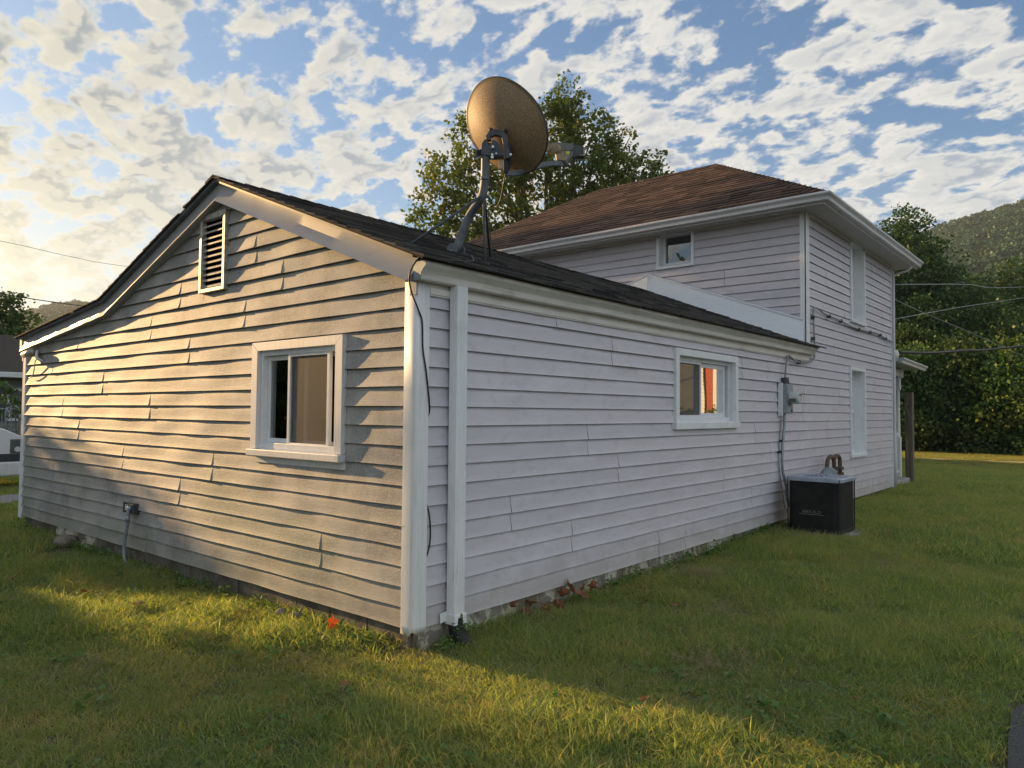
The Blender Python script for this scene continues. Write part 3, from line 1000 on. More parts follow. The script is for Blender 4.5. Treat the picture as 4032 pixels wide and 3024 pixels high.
def eaves():
    # low wing
    gutter((-0.05, -0.020, 2.302), (7.50, -0.020, 2.318), (0, -1, 0))
    b = MB(); b.box(-0.02, 7.49, -0.018, 0.02, 2.158, 2.33)
    b.build('fascia', M['gutter'], house, bevel=0.002)
    b = MB(); b.box(0.085, 7.44, -0.034, 0.0, 2.118, 2.158); b.box(0.085, 7.44, -0.028, 0.0, 2.108, 2.118)
    b.build('frieze', M['gutter'], house, bevel=0.003)
    b = MB(); b.box(-0.03, 0.05, -0.024, 0.04, 2.10, 2.30)
    b.build('fascia', M['rake'], house, bevel=0.002)
    # main block gutters, mitred at the corner
    gutter((EX0 + 0.02, EY0 + 0.02, 4.345), (EX0 + 0.02, EY1, 4.345), (-1, 0, 0), 0.105, 0.11, m='trim_old', capa=False, miter_a=1.0)
    gutter((EX0 + 0.02, EY0 + 0.02, 4.345), (EX1, EY0 + 0.02, 4.345), (0, -1, 0), 0.105, 0.11, m='trim_old', capa=False, miter_a=1.0)
    b = MB(); b.box(EX0 + 0.025, EX0 + 0.045, EY0 + 0.045, EY1, 4.215, 4.35); b.box(EX0 + 0.025, EX1, EY0 + 0.025, EY0 + 0.044, 4.215, 4.35)
    b.build('fascia', M['trim_old'], house)
    # soffits as ribbed panels
    sf = MB(); sf.box(EX0 + 0.05, X1 + 0.1, EY0 + 0.05, EY1, 4.255, 4.262); sf.box(X1 + 0.1, EX1, EY0 + 0.05, 0.1, 4.255, 4.262)
    s = sf.build('soffit', M['soffit'], house)
    y = 0.0; 
    while y < EY1 - 0.1:
        b = MB(); b.box(EX0 + 0.05, X1 + 0.02, y + 0.008, y + 0.092, 4.2405, 4.255); b.build('soffit_panel', M['soffit'], s, bevel=0.004)
        y += 0.0975
    x = X1 + 0.02
    while x < EX1 - 0.1:
        b = MB(); b.box(x + 0.008, x + 0.092, EY0 + 0.05, 0.02, 4.2405, 4.255); b.build('soffit_panel', M['soffit'], s, bevel=0.004)
        x += 0.0975
    b = MB(); b.prism([(EX0 + 0.05, EY0 + 0.05, 4.240), (X1 + 0.02, 0.0, 4.240), (X1 + 0.02, EY0 + 0.05, 4.240)], (0, 0, 0.014)); b.prism([(EX0 + 0.05, EY0 + 0.05, 4.240), (EX0 + 0.05, 0.0, 4.240), (X1 + 0.02, 0.0, 4.240)], (0, 0, 0.013))
    b.build('soffit_corner', M['soffit'], s)
    b = MB(); b.box(X1 + 0.115, TU[0] - 0.05, -0.036, 0, 4.205, 4.240); b.box(TU[1] + 0.07, XE - 0.04, -0.036, 0, 4.205, 4.240); b.box(X1 - 0.036, X1, 0.07, 1.68, 4.205, 4.240); b.box(X1 - 0.036, X1, 2.36, 5.42, 4.205, 4.240)
    b.build('frieze', M['gutter'], house, bevel=0.003)
    # downspout at the near corner with fluted face
    x0, x1, y0, y1 = 0.262, 0.362, -0.108, -0.028
    fl = []
    n = 5
    for i in range(n):
        w = (x1 - x0 - 0.02) / n; s0 = x0 + 0.01 + i * w
        fl += [(s0, y0), (s0 + w * 0.3, y0 + 0.006), (s0 + w * 0.7, y0 + 0.006)]
    left = []
    for i in range(4):
        w = (y1 - y0 - 0.02) / 4; s0 = y1 - 0.01 - i * w
        left += [(x0, s0), (x0 + 0.006, s0 - w * 0.3), (x0 + 0.006, s0 - w * 0.7)]
    poly = [(x0 + 0.004, y1)] + left + [(x0, y0 + 0.01), (x0 + 0.01, y0)] + fl + [(x1 - 0.01, y0), (x1, y0 + 0.01), (x1, y1)]
    b = MB(); b.prism([(p[0], p[1], 0.02) for p in poly], (0.0, 0, 2.17))
    ds = b.build('downspout', M['trim_white'], house, angle=20)
    b = MB(); b.box(x0 - 0.006, x1 + 0.006, y0 - 0.006, y1 + 0.006, -0.012, 0.055)
    b.build('collar', M['trim_white'], ds, bevel=0.005)
    b = MB(); b.prism([(x0 - 0.055, -0.03, 0.0), (x0 - 0.055, -0.03, 0.065), (x0, -0.034, 0.07), (x0, -0.034, 0.01)], (0, -0.003, 0))
    b.build('strap', M['trim_white'], ds)
    # narrow far downspout and its top offset
    b = MB(); b.tube(curve([(XE + 0.03, -0.36, 4.22), (XE + 0.03, -0.30, 4.14), (XE + 0.02, -0.06, 4.05), (XE + 0.01, -0.05, 3.8), (XE + 0.01, -0.05, 0.0)], 6), 0.022, 8)
    b.build('downspout', M['trim_old'], house, smooth=True)
eaves()

# --- white metal apron where the low roof meets the upper wall
def apron():
    # the top edge lies on the wall above the roof line, the foot stands on the shingles
    top0, top1 = Vector((X1 - 0.024, 0.02, 2.70)), Vector((X1 - 0.024, 2.50, 3.622))
    ft0, ft1 = Vector((X1 - 0.13, 0.0, 2.384)), Vector((X1 - 0.13, 2.46, 3.335))
    top2, ft2 = Vector((X1 - 0.024, 5.1, 2.75)), Vector((X1 - 0.50, 5.1, 2.40))
    b = MB(); b.add([ft0, ft1, top1, top0], [(0, 1, 2, 3)]); b.add([ft1, ft2, top2, top1], [(0, 1, 2, 3)])
    b.add([ft0, top0, (X1 - 0.02, 0.02, 2.36)], [(0, 1, 2)])
    a = b.build('flashing', M['flash_white'], house)
    m = a.modifiers.new('thickness', 'SOLIDIFY'); m.thickness = 0.006
    for (p, q) in ((top0, top1), (top1, top2)):
        b = MB(); b.prism([p + Vector((0, 0, 0.020)), p + Vector((-0.022, 0, 0.012)), p + Vector((-0.022, 0, -0.012)), p + Vector((0, 0, -0.012))], q - p)
        b.build('flashing_strip', M['flash_white'], a)
    b = MB(); b.tube([ft1 + Vector((-0.004, 0, 0)), top1 + Vector((-0.006, 0, 0.0))], 0.008, 6)
    b.build('flashing_strip', M['flash_white'], a)
apron()

# --- windows
def bx(b, Mp, s0, s1, o0, o1, z0, z1):
    c = [Mp(s, o, z) for z in (z0, z1) for (s, o) in ((s0, o0), (s1, o0), (s1, o1), (s0, o1))]
    b.add(c, [(3, 2, 1, 0), (4, 5, 6, 7), (0, 1, 5, 4), (1, 2, 6, 5), (2, 3, 7, 6), (3, 0, 4, 7)])


def frame_rect(Mp, s0, s1, z0, z1, w, o0, o1, wb=None, wt=None):
    b = MB(); wb = wb or w; wt = wt or w
    bx(b, Mp, s0, s0 + w, o0, o1, z0, z1); bx(b, Mp, s1 - w, s1, o0, o1, z0, z1)
    bx(b, Mp, s0 + w, s1 - w, o0, o1 - 0.0005, z0, z0 + wb); bx(b, Mp, s0 + w, s1 - w, o0, o1 - 0.0005, z1 - wt, z1)
    return b


def casing(Mp, s0, s1, z0, z1, w, o0, o1, m, wt=None, sill=True, top=True):
    """mitred flat casing; returns the window part"""
    wt = wt or w
    b = MB()
    ins = [(s0, z0), (s1, z0), (s1, z1), (s0, z1)]
    inn = [(s0 + w, z0 + (0 if sill else w)), (s1 - w, z0 + (0 if sill else w)), (s1 - w, z1 - wt), (s0 + w, z1 - wt)]
    def piece(q):
        a = [Mp(p[0], o0, p[1]) for p in q]; c = [Mp(p[0], o1, p[1]) for p in q]
        b.add(a + c, [(0, 1, 2, 3), (7, 6, 5, 4), (0, 4, 5, 1), (1, 5, 6, 2), (2, 6, 7, 3), (3, 7, 4, 0)])
    piece([ins[0], inn[0], inn[3], ins[3]]); piece([inn[1], ins[1], ins[2], inn[2]])
    if top: piece([inn[3], inn[2], ins[2], ins[3]])
    if not sill: piece([ins[0], ins[1], inn[1], inn[0]])
    return b.build('window', m, house, bevel=0.003)


def reveal(Mp, s0, s1, z0, z1, dep, w, m, parent):
    b = MB()
    bx(b, Mp, s0 - 0.01, s0 + 0.004, -dep, 0.012, z0, z1); bx(b, Mp, s1 - 0.004, s1 + 0.01, -dep, 0.012, z0, z1)
    bx(b, Mp, s0 + 0.004, s1 - 0.004, -dep, 0.012, z1 - 0.004, z1 + 0.01); bx(b, Mp, s0 + 0.004, s1 - 0.004, -dep, 0.012, z0 - 0.01, z0 + 0.004)
    return b.build('reveal', m, parent)


def windows():
    # gable window: horizontal slider, tilted old casing, mossy sill
    w = casing(GAB, 0.70, 1.868, 1.062, 1.893, 0.082, 0.004, 0.048, M['trim_old'], wt=0.068)
    w['label'] = 'sliding window in the dirty gable wall with mossy sill'
    reveal(GAB, 0.782, 1.786, 1.062, 1.825, 0.12, 0, M['vinyl_white'], w)
    b = MB(); bx(b, GAB, 0.690, 1.880, -0.02, 0.078, 1.008, 1.060); b.build('sill', M['trim_old'], w, bevel=0.006)
    b = MB(); bx(b, GAB, 0.695, 1.84, 0.0, 0.022, 0.955, 1.008); b.build('apron', M['trim_old'], w, bevel=0.002)
    frame_rect(GAB, 0.784, 1.784, 1.066, 1.823, 0.030, -0.05, 0.016, 0.045, 0.036).build('frame', M['vinyl_white'], w, bevel=0.003)
    frame_rect(GAB, 1.36, 1.752, 1.112, 1.785, 0.034, -0.052, -0.026).build('sash', M['vinyl_white'], w, bevel=0.003)
    frame_rect(GAB, 0.895, 1.418, 1.090, 1.798, 0.030, -0.018, 0.010).build('sash', M['vinyl_white'], w, bevel=0.003)
    frame_rect(GAB, 0.815, 1.30, 1.108, 1.790, 0.030, -0.080, -0.055).build('sash', M['vinyl_white'], w, bevel=0.003)
    b = MB(); bx(b, GAB, 1.39, 1.72, -0.042, -0.038, 1.14, 1.755); b.build('pane', M['glass'], w)
    b = MB(); bx(b, GAB, 0.84, 1.27, -0.070, -0.066, 1.13, 1.765); b.build('pane', M['glass'], w)
    b = MB(); bx(b, GAB, 0.925, 1.388, -0.006, -0.003, 1.118, 1.770); b.build('insect_screen', M['screen'], w)
    b = MB(); n = 40
    for i in range(n):
        s0, s1 = 0.93 + i * 0.42 / n, 0.93 + (i + 1) * 0.42 / n
        o0, o1 = -0.14 + 0.012 * math.sin(i * 1.1), -0.14 + 0.012 * math.sin((i + 1) * 1.1)
        b.add([GAB(s0, o0, 1.08), GAB(s1, o1, 1.08), GAB(s1, o1, 1.80), GAB(s0, o0, 1.80)], [(0, 1, 2, 3)])
    b.build('curtain', M['curtain'], w, smooth=True)
    # small slider in the long wall
    w = casing(RGT, 3.418, 4.930, 1.275, 2.018, 0.070, 0.004, 0.044, M['trim_white'])
    w['label'] = 'small sliding window in the long wall reflecting the house opposite'
    reveal(RGT, 3.488, 4.860, 1.275, 1.948, 0.12, 0, M['vinyl_white'], w)
    b = MB(); bx(b, RGT, 3.395, 4.935, -0.02, 0.062, 1.205, 1.274); b.build('sill', M['trim_white'], w, bevel=0.005)
    frame_rect(RGT, 3.490, 4.858, 1.277, 1.946, 0.034, -0.095, -0.030, 0.05, 0.036).build('frame', M['vinyl_white'], w, bevel=0.003)
    frame_rect(RGT, 3.515, 4.14, 1.318, 1.915, 0.030, -0.062, -0.038).build('sash', M['vinyl_white'], w, bevel=0.003)
    frame_rect(RGT, 4.09, 4.80, 1.325, 1.908, 0.045, -0.088, -0.064).build('sash', M['vinyl_white'], w, bevel=0.003)
    b = MB(); bx(b, RGT, 3.545, 4.11, -0.080, -0.077, 1.345, 1.885); b.build('pane', M['glass'], w)
    b = MB(); bx(b, RGT, 3.545, 4.11, -0.048, -0.046, 1.345, 1.885); b.build('insect_screen', M['screen'], w)
    b = MB(); bx(b, RGT, 4.135, 4.755, -0.078, -0.075, 1.365, 1.865); b.build('pane', M['glass'], w)
    b = MB(); bx(b, RGT, 3.5, 4.0, -0.20, -0.19, 1.28, 1.94); b.build('blind', M['blind'], w)
    # upper west windows, top tucked under the soffit
    for (a, c) in ((1.688, 2.342), (5.43, 6.24)):
        w = casing(FRT, a, c, 3.70, 4.238, 0.045, 0.004, 0.040, M['trim_white'], top=False)
        w['label'] = 'small square upper window under the soffit' if a < 3 else 'upper window half hidden behind the low roof'
        reveal(FRT, a + 0.045, c - 0.045, 3.72, 4.235, 0.16, 0, M['trim_white'], w)
        b = MB(); bx(b, FRT, a - 0.004, c + 0.004, -0.02, 0.050, 3.682, 3.722); b.build('sill', M['trim_white'], w, bevel=0.003)
        frame_rect(FRT, a + 0.047, c - 0.047, 3.724, 4.232, 0.045, -0.15, -0.09, 0.07, 0.02).build('frame', M['vinyl_white'], w, bevel=0.003)
        b = MB(); bx(b, FRT, a + 0.08, c - 0.08, -0.125, -0.12, 3.78, 4.22); b.build('pane', M['glass'], w)
    # tall sash windows of the main block
    for (a, c, z0, z1, top) in ((9.455, 10.345, 0.668, 2.153, True), (9.535, 10.380, 2.885, 4.238, False)):
        w = casing(RGT, a, c, z0 + 0.04, z1, 0.055, 0.004, 0.040, M['trim_white'], top=top)
        w['label'] = 'tall sash window beside the air conditioner' if top else 'tall sash window under the upper eave'
        reveal(RGT, a + 0.055, c - 0.055, z0 + 0.045, z1 - (0.055 if top else 0.0), 0.19, 0, M['trim_white'], w)
        b = MB(); bx(b, RGT, a - 0.003, c + 0.003, -0.15, 0.056, z0, z0 + 0.044); b.build('sill', M['trim_white'], w, bevel=0.003)
        frame_rect(RGT, a + 0.057, c - 0.057, z0 + 0.046, z1 - (0.057 if top else 0.002), 0.05, -0.185, -0.13).build('frame', M['vinyl_white'], w, bevel=0.003)
        zm = z0 + (z1 - z0) * 0.48
        b = MB(); bx(b, RGT, a + 0.09, c - 0.09, -0.16, -0.125, zm, zm + 0.045); b.build('sash', M['vinyl_white'], w, bevel=0.003)
        b = MB(); bx(b, RGT, a + 0.1, c - 0.1, -0.158, -0.154, z0 + 0.09, z1 - 0.06); b.build('pane', M['glass'], w)
        b = MB(); bx(b, RGT, a + 0.07, c - 0.07, -0.26, -0.25, z0 + 0.05, z1); b.build('blind', M['blind'], w)
windows()


def vent():
    y0, y1, z0, z1 = 2.333, 2.770, 2.375, 3.056
    b = frame_rect(GAB, y0, y1, z0, z1, 0.040, 0.002, 0.050, 0.035, 0.05)
    v = b.build('vent', M['alu_old'], house, bevel=0.004)
    v['label'] = 'tall louvred gable vent of old dented aluminium'
    b = MB(); bx(b, GAB, y0 + 0.03, y1 - 0.03, -0.10, -0.095, z0, z1); b.build('backing', M['interior'], v)
    n = 11
    for i in range(n):
        z = z0 + 0.045 + i * (z1 - z0 - 0.10) / n
        q = random.uniform(-0.003, 0.003)
        b = MB()
        b.prism([GAB(y0 + 0.038, 0.034, z + q), GAB(y0 + 0.038, 0.036, z + 0.014 + q), GAB(y0 + 0.038, -0.030, z + 0.046), GAB(y0 + 0.038, -0.034, z + 0.042)], Vector(GAB(y1 - 0.038, 0, 0)) - Vector(GAB(y0 + 0.038, 0, 0)))
        b.build('louver', M['louver'], v)
vent()


# --- porch at the far end
def porch():
    b = MB(); b.box(XE + 0.03, 14.3, 0.10, 3.0, -0.14, 0.03)
    b.build('porch_floor', M['slab'], house, bevel=0.01)
    b = MB(); b.prism([(XE + 0.02, -0.15, 2.40), (14.55, -0.15, 2.34), (14.55, 3.6, 2.34), (XE + 0.02, 3.6, 2.40)], (0, 0, 0.05))
    r = b.build('porch_roof', M['soffit'], house); r['label'] = 'small porch roof with white gutter beyond the far corner'
    gutter((XE + 0.02, -0.12, 2.47), (14.55, -0.12, 2.41), (0, -1, 0), 0.10, 0.10, m='gutter')
    b = MB(); b.box(13.9, 14.1, 0.16, 0.34, 2.16, 2.34); b.box(XE + 0.05, 14.1, 0.18, 0.32, 2.18, 2.34); b.build('porch_beam', M['trim_old'], house, bevel=0.01)
    b = MB(); prof = [(0.0, 0.055), (0.45, 0.055), (0.46, 0.035), (0.50, 0.05), (0.54, 0.035), (0.58, 0.045), (1.0, 0.050), (1.4, 0.045), (1.44, 0.05), (1.47, 0.035), (1.5, 0.05), (1.9, 0.042), (1.92, 0.055), (2.10, 0.055)]
    b.tube([(14.0, 0.26, 0.06 + z) for z, _ in prof], [r_ for _, r_ in prof], 14); b.box(13.945, 14.055, 0.205, 0.315, 0.06, 0.9); b.box(13.945, 14.055, 0.205, 0.315, 1.9, 2.18)
    b.build('porch_post', M['post_old'], house, angle=40)
    b = MB(); b.box(XE + 0.05, 13.94, 0.24, 0.29, 0.93, 0.99); b.box(XE + 0.05, 13.94, 0.24, 0.29, 0.15, 0.20)
    rl = b.build('railing', M['vinyl_white'], house, bevel=0.004)
    for i in range(12):
        x = XE + 0.13 + i * 0.125
        b = MB(); b.box(x, x + 0.035, 0.248, 0.282, 0.20, 0.93); b.build('baluster', M['vinyl_white'], rl)
    # weatherhead and round fixture above the porch roof at the corner
    b = MB(); b.tube([(XE + 0.05, -0.06, 2.42), (XE + 0.05, -0.07, 2.54), (XE + 0.05, -0.07, 2.62)], [0.05, 0.06, 0.03], 12)
    b.build('porch_light', M['gutter'], house, smooth=True)
porch()

# ================================================================ satellite dish
def satellite_dish():
    O = Vector((1.221, 0.327, 3.645))
    R_, U_, F_ = Vector((0.6434, -0.7654, 0.0087)), Vector((-0.0345, -0.0177, 0.9992)), Vector((0.7647, 0.6433, 0.0378))
    def q(X, Y, c=0.0):
        k = (5.82 + c) / 5.82
        return O * 1.0 + R_ * ((X - 791.7) * 0.0005393 * k) + U_ * (-(Y - 821.9) * 0.0005393 * k) + F_ * c
    root = empty('satellite_dish', (1.0, 0.65, 2.62), 'speckled bronze satellite dish on a bent grey mast bolted to the dark low roof', 'satellite dish')
    az, el, ro = math.radians(0.0), math.radians(22.7), math.radians(-47.1)
    Nn = Vector((math.cos(el) * math.cos(az), math.cos(el) * math.sin(az), math.sin(el)))
    H = Vector((math.sin(az), -math.cos(az), 0)); V = H.cross(Nn)
    h = H * math.cos(ro) + V * math.sin(ro); v = -H * math.sin(ro) + V * math.cos(ro)
    A, B, DEP = 0.398, 0.322, 0.125
    nr, nt = 14, 72
    vs = []; fs = []
    def shape(t):   # a little squarer than an ellipse
        c, s = math.cos(t), math.sin(t)
        k = 1.0 / (abs(c) ** 2.12 + abs(s) ** 2.12) ** (1 / 2.12)
        return c * k, s * k
    vs.append(O - Nn * DEP)
    for i in range(1, nr + 1):
        rr = i / nr
        for k in range(nt):
            c, s = shape(2 * PI * k / nt)
            vs.append(O + h * (c * A * rr) + v * (s * B * rr) - Nn * (DEP * (1 - rr * rr)))
    # rolled rim behind and in front of the edge
    for (rr, off) in ((1.035, 0.000), (1.045, 0.010), (1.035, 0.018), (1.0, 0.014)):
        for k in range(nt):
            c, s = shape(2 * PI * k / nt)
            vs.append(O + h * (c * A * rr) + v * (s * B * rr) + Nn * off)
    for k in range(nt): fs.append((0, 1 + k, 1 + (k + 1) % nt))
    for i in range(nr + 3):
        for k in range(nt):
            a = 1 + i * nt + k; b_ = 1 + i * nt + (k + 1) % nt
            fs.append((a, a + nt, b_ + nt, b_))
    b = MB(); b.add(vs, fs)
    d = b.build('reflector', M['dish_back'], root, angle=35)
    s = d.modifiers.new('thickness', 'SOLIDIFY'); s.thickness = 0.003; s.offset = 0
    b = MB()
    ring = []
    for k in range(nt):
        c, s_ = shape(2 * PI * k / nt)
        ring.append(O + h * (c * A * 1.04) + v * (s_ * B * 1.04) + Nn * 0.009)
    b.tube(ring + [ring[0]], 0.010, 6, cap=False)
    b.build('rim', M['dish_rim'], root, smooth=True)
    # mast
    base = Vector((1.0, 0.65, 2.64))
    p = [q(500, 1330, -0.16), q(498, 1500, -0.15), q(490, 1700, -0.13), q(465, 1860, -0.11), q(420, 1965, -0.09), base + Vector((0.05, -0.02, 0.22)), base]
    cp = curve([p[0], p[1], p[2], p[3], p[4], p[5] * 0.5 + q(330, 2100, -0.05) * 0.5, base], 6)
    b = MB(); b.tube(cp, 0.034, 16); mast = b.build('mast', M['metal_grey'], root, smooth=True)
    b = MB(); b.tube([q(490, 1650, -0.135), q(486, 1700, -0.13)], 0.0365, 16); b.build('collar', M['metal_grey'], mast, smooth=True)
    # foot: two round cheeks on flanges lying on the roof
    n = Vector((0, -0.363, 0.932)); ux = Vector((1, 0, 0)); vy = Vector((0, 0.932, 0.363))
    b = MB(); b.prism([base + ux * a + vy * c - n * 0.07 for a, c in ((-0.13, -0.09), (0.13, -0.09), (0.13, 0.09), (-0.13, 0.09))], n * 0.006)
    ft = b.build('foot_plate', M['metal_grey'], root, bevel=0.002)
    for sg in (-1, 1):
        c0 = base + ux * (0.04 * sg) * 1.0
        poly = []
        for k in range(11):
            a = math.radians(-20 + 220 * k / 10)
            poly.append(c0 + vy * (math.cos(a) * 0.062) + n * (math.sin(a) * 0.062 + 0.005))
        poly += [c0 - vy * 0.085 - n * 0.066, c0 + vy * 0.085 - n * 0.066]
        b = MB(); b.prism(poly, ux * 0.006 * sg); b.build('cheek', M['metal_grey'], root, bevel=0.001)
        b = MB(); b.tube([c0 - ux * 0.003 * sg, c0 + ux * 0.016 * sg], 0.011, 6); b.build('bolt', M['metal_bright'], root)
    # struts
    for (a, c) in ((q(455, 1905, -0.10), Vector((0.29, 0.405, 2.535))), (q(470, 1890, -0.09), Vector((0.86, 0.20, 2.465))), (q(478, 1860, -0.08), Vector((1.75, 0.95, 2.76)))):
        b = MB(); b.tube([a, c], 0.0105, 8)
        st = b.build('strut', M['metal_dark'], root, smooth=True)
        b = MB(); b.tube([c + n * 0.012, c - n * 0.012], 0.03, 8); b.build('strut_foot', M['metal_dark'], st)
    # azimuth and elevation bracket behind the reflector
    def plate(pts, c, th, m='metal_dark', name='bracket', par=root):
        b = MB(); b.prism([q(x, y, c) for x, y in pts], F_ * th); return b.build(name, M[m], par, bevel=0.0015)
    br = plate([(435, 1365), (445, 1200), (480, 1150), (520, 1130), (545, 1230), (575, 1235), (600, 1150), (640, 1150), (700, 1200), (750, 1290), (790, 1380), (600, 1390)], -0.20, 0.006)
    plate([(435, 1365), (445, 1200), (480, 1150), (520, 1130), (640, 1150), (700, 1200), (750, 1290), (790, 1380), (600, 1390)], -0.12, 0.006)
    b = MB(); b.prism([q(355, 1425, -0.20), q(365, 1300, -0.20), q(440, 1245, -0.16), q(445, 1355, -0.16)], F_ * 0.006); b.build('flange', M['metal_dark'], root)
    b = MB(); b.prism([q(355, 1425, -0.205), q(445, 1352, -0.165), q(450, 1362, -0.165), q(362, 1440, -0.205)], F_ * 0.02); b.build('flange', M['rake'], root)
    # curved yoke strap
    arc = [(548, 1130), (535, 1080), (575, 1035), (640, 1012), (720, 1025), (770, 1055), (790, 1120), (800, 1210), (820, 1300), (835, 1400)]
    for (cc, w) in ((-0.175, 0.022),):
        pts = [Vector(q(x, y, cc)) for x, y in arc]
        b = MB()
        row = []
        for i, pt in enumerate(pts):
            t = (pts[min(i + 1, len(pts) - 1)] - pts[max(i - 1, 0)]).normalized(); sdir = F_.cross(t).normalized()
            wd = w * (1.0 if 2 <= i <= 6 else 0.8)
            row.append([pt + sdir * wd, pt - sdir * wd, pt - sdir * wd + F_ * 0.05, pt + sdir * wd + F_ * 0.05])
        b.add([x for r in row for x in r], [(i * 4 + k, i * 4 + (k + 1) % 4, (i + 1) * 4 + (k + 1) % 4, (i + 1) * 4 + k) for i in range(len(row) - 1) for k in range(4)] + [(0, 1, 2, 3), tuple(len(row) * 4 - 1 - k for k in range(4))])
        b.build('yoke', M['metal_dark'], root, bevel=0.002)
    plate([(765, 960), (850, 965), (935, 990), (935, 1010), (900, 1050), (880, 1200), (900, 1380), (840, 1540), (790, 1560), (800, 1300), (780, 1080)], -0.10, 0.05, 'black', 'backing_plate')
    b = MB(); b.tube([q(575, 975, -0.14), q(620, 1000, -0.15), q(780, 975, -0.14)], 0.009, 8); b.tube([q(580, 945, -0.15), q(580, 985, -0.15)], 0.017, 8); b.tube([q(790, 955, -0.15), q(790, 1010, -0.15)], 0.017, 8)
    b.build('tie_bolt', M['black'], root, smooth=True)
    for (x, y, r_) in ((610, 1272, 0.011), (600, 1425, 0.012), (660, 1372, 0.007), (600, 1388, 0.010), (875, 1385, 0.010), (420, 1300, 0.008)):
        b = MB(); b.tube([q(x, y, -0.232), q(x, y, -0.19)], r_, 6); b.build('bolt', M['metal_bright'], root)
    plate([(698, 1435), (766, 1435), (766, 1560), (698, 1555)], -0.17, 0.02, 'lnb_light', 'ground_block')
    plate([(766, 1400), (830, 1400), (830, 1590), (770, 1570)], -0.15, 0.05, 'black', 'ground_block')
    # feed arm and head
    arm = [q(800, 1575, -0.10), q(1000, 1500, 0.0), q(1250, 1320, 0.14), q(1480, 1190, 0.28), q(1660, 1160, 0.34)]
    b = MB(); cp = curve(arm, 5)
    rows = []
    for i, pt in enumerate(cp):
        rows.append([pt + U_ * 0.022 - F_ * 0.014, pt + U_ * 0.022 + F_ * 0.014, pt - U_ * 0.022 + F_ * 0.014, pt - U_ * 0.022 - F_ * 0.014])
    b.add([x for r in rows for x in r], [(i * 4 + k, i * 4 + (k + 1) % 4, (i + 1) * 4 + (k + 1) % 4, (i + 1) * 4 + k) for i in range(len(rows) - 1) for k in range(4)] + [(0, 1, 2, 3)])
    b.build('feed_arm', M['metal_grey'], root, bevel=0.004)
    hd = plate([(1420, 875), (1560, 860), (1790, 880), (1800, 960), (1745, 985), (1600, 985), (1420, 960)], 0.30, 0.10, 'lnb_grey', 'feed_head')
    plate([(1530, 985), (1748, 985), (1745, 1050), (1690, 1135), (1550, 1112)], 0.305, 0.09, 'lnb_light', 'head_cover', root)
    plate([(1748, 985), (1800, 960), (1790, 1050), (1700, 1170), (1660, 1160), (1692, 1135)], 0.31, 0.10, 'lnb_grey', 'head_cover', root)
    plate([(1800, 880), (1935, 905), (1972, 925), (1965, 1050), (1880, 1045), (1830, 1060), (1795, 1075)], 0.32, 0.09, 'metal_dark', 'feed_box', root)
    plate([(1945, 915), (1973, 925), (1966, 1052), (1880, 1048), (1880, 1038), (1945, 1040)], 0.316, 0.01, 'lnb_light', 'feed_box', root)
    plate([(1690, 1000), (1740, 990), (1738, 1030), (1688, 1040)], 0.303, 0.003, 'sticker', 'sticker', hd)
    for x in (1612, 1660):
        plate([(x, 995), (x + 9, 995), (x + 5, 1070), (x, 1060)], 0.3035, 0.002, 'black', 'slot', hd)
    for (x, y, r_) in ((1535, 960, 0.043), (1430, 955, 0.036)):
        c = q(x, y, 0.30)
        t = (-F_ * 0.75 - R_ * 0.45 + U_ * 0.0).normalized()
        b = MB(); b.tube([c + t * -0.06, c + t * 0.02, c + t * 0.032, c + t * 0.034, c + t * 0.024], [r_ * 0.9, r_ * 0.95, r_, r_ * 0.86, r_ * 0.8], 22)
        b.build('horn', M['lnb_light'], root, angle=40)
    # its lead: down from the bracket, over the gutter and along the corner post
    b = MB(); b.tube(curve([q(790, 1590, -0.12), q(760, 1750, -0.08), q(700, 1930, 0.02), q(560, 2120, 0.1), Vector((1.18, 0.42, 2.60))], 8), 0.0045, 6)
    b.build('lead', M['black'], root, smooth=True)
satellite_dish()

b = MB(); b.tube(curve([(1.05, 0.52, 2.60), (0.75, 0.22, 2.475), (0.35, -0.06, 2.37), (0.05, -0.10, 2.335), (-0.055, -0.075, 2.32), (-0.105, -0.045, 2.22), (-0.085, -0.035, 2.12), (-0.02, -0.036, 2.00), (0.012, -0.036, 1.93), (0.022, -0.036, 1.76), (0.052, -0.036, 1.62), (0.078, -0.034, 1.47), (0.090, -0.032, 1.38), (0.086, -0.020, 1.33)], 8), 0.0055, 8)
b.tube(curve([(0.086, -0.02, 0.78), (0.098, -0.034, 0.70), (0.108, -0.034, 0.60), (0.104, -0.033, 0.52), (0.090, -0.026, 0.46), (0.085, -0.012, 0.44)], 6), 0.0055, 8)
tag(b.build('coax_cable', M['black'], smooth=True), 'thin black cable looping over the gutter end and down the white corner post', 'cable')
b = MB(); b.tube(curve([(0.0, -0.112, 2.318), (1.5, -0.105, 2.314), (3.0, -0.11, 2.316), (5.0, -0.10, 2.318)], 8), 0.005, 6)  # black tube added for the shaded slit between gutter lip and shingles
tag(b.build('gutter_cable', M['black'], smooth=True), 'black cable lying along inside the lip of the low gutter', 'cable')

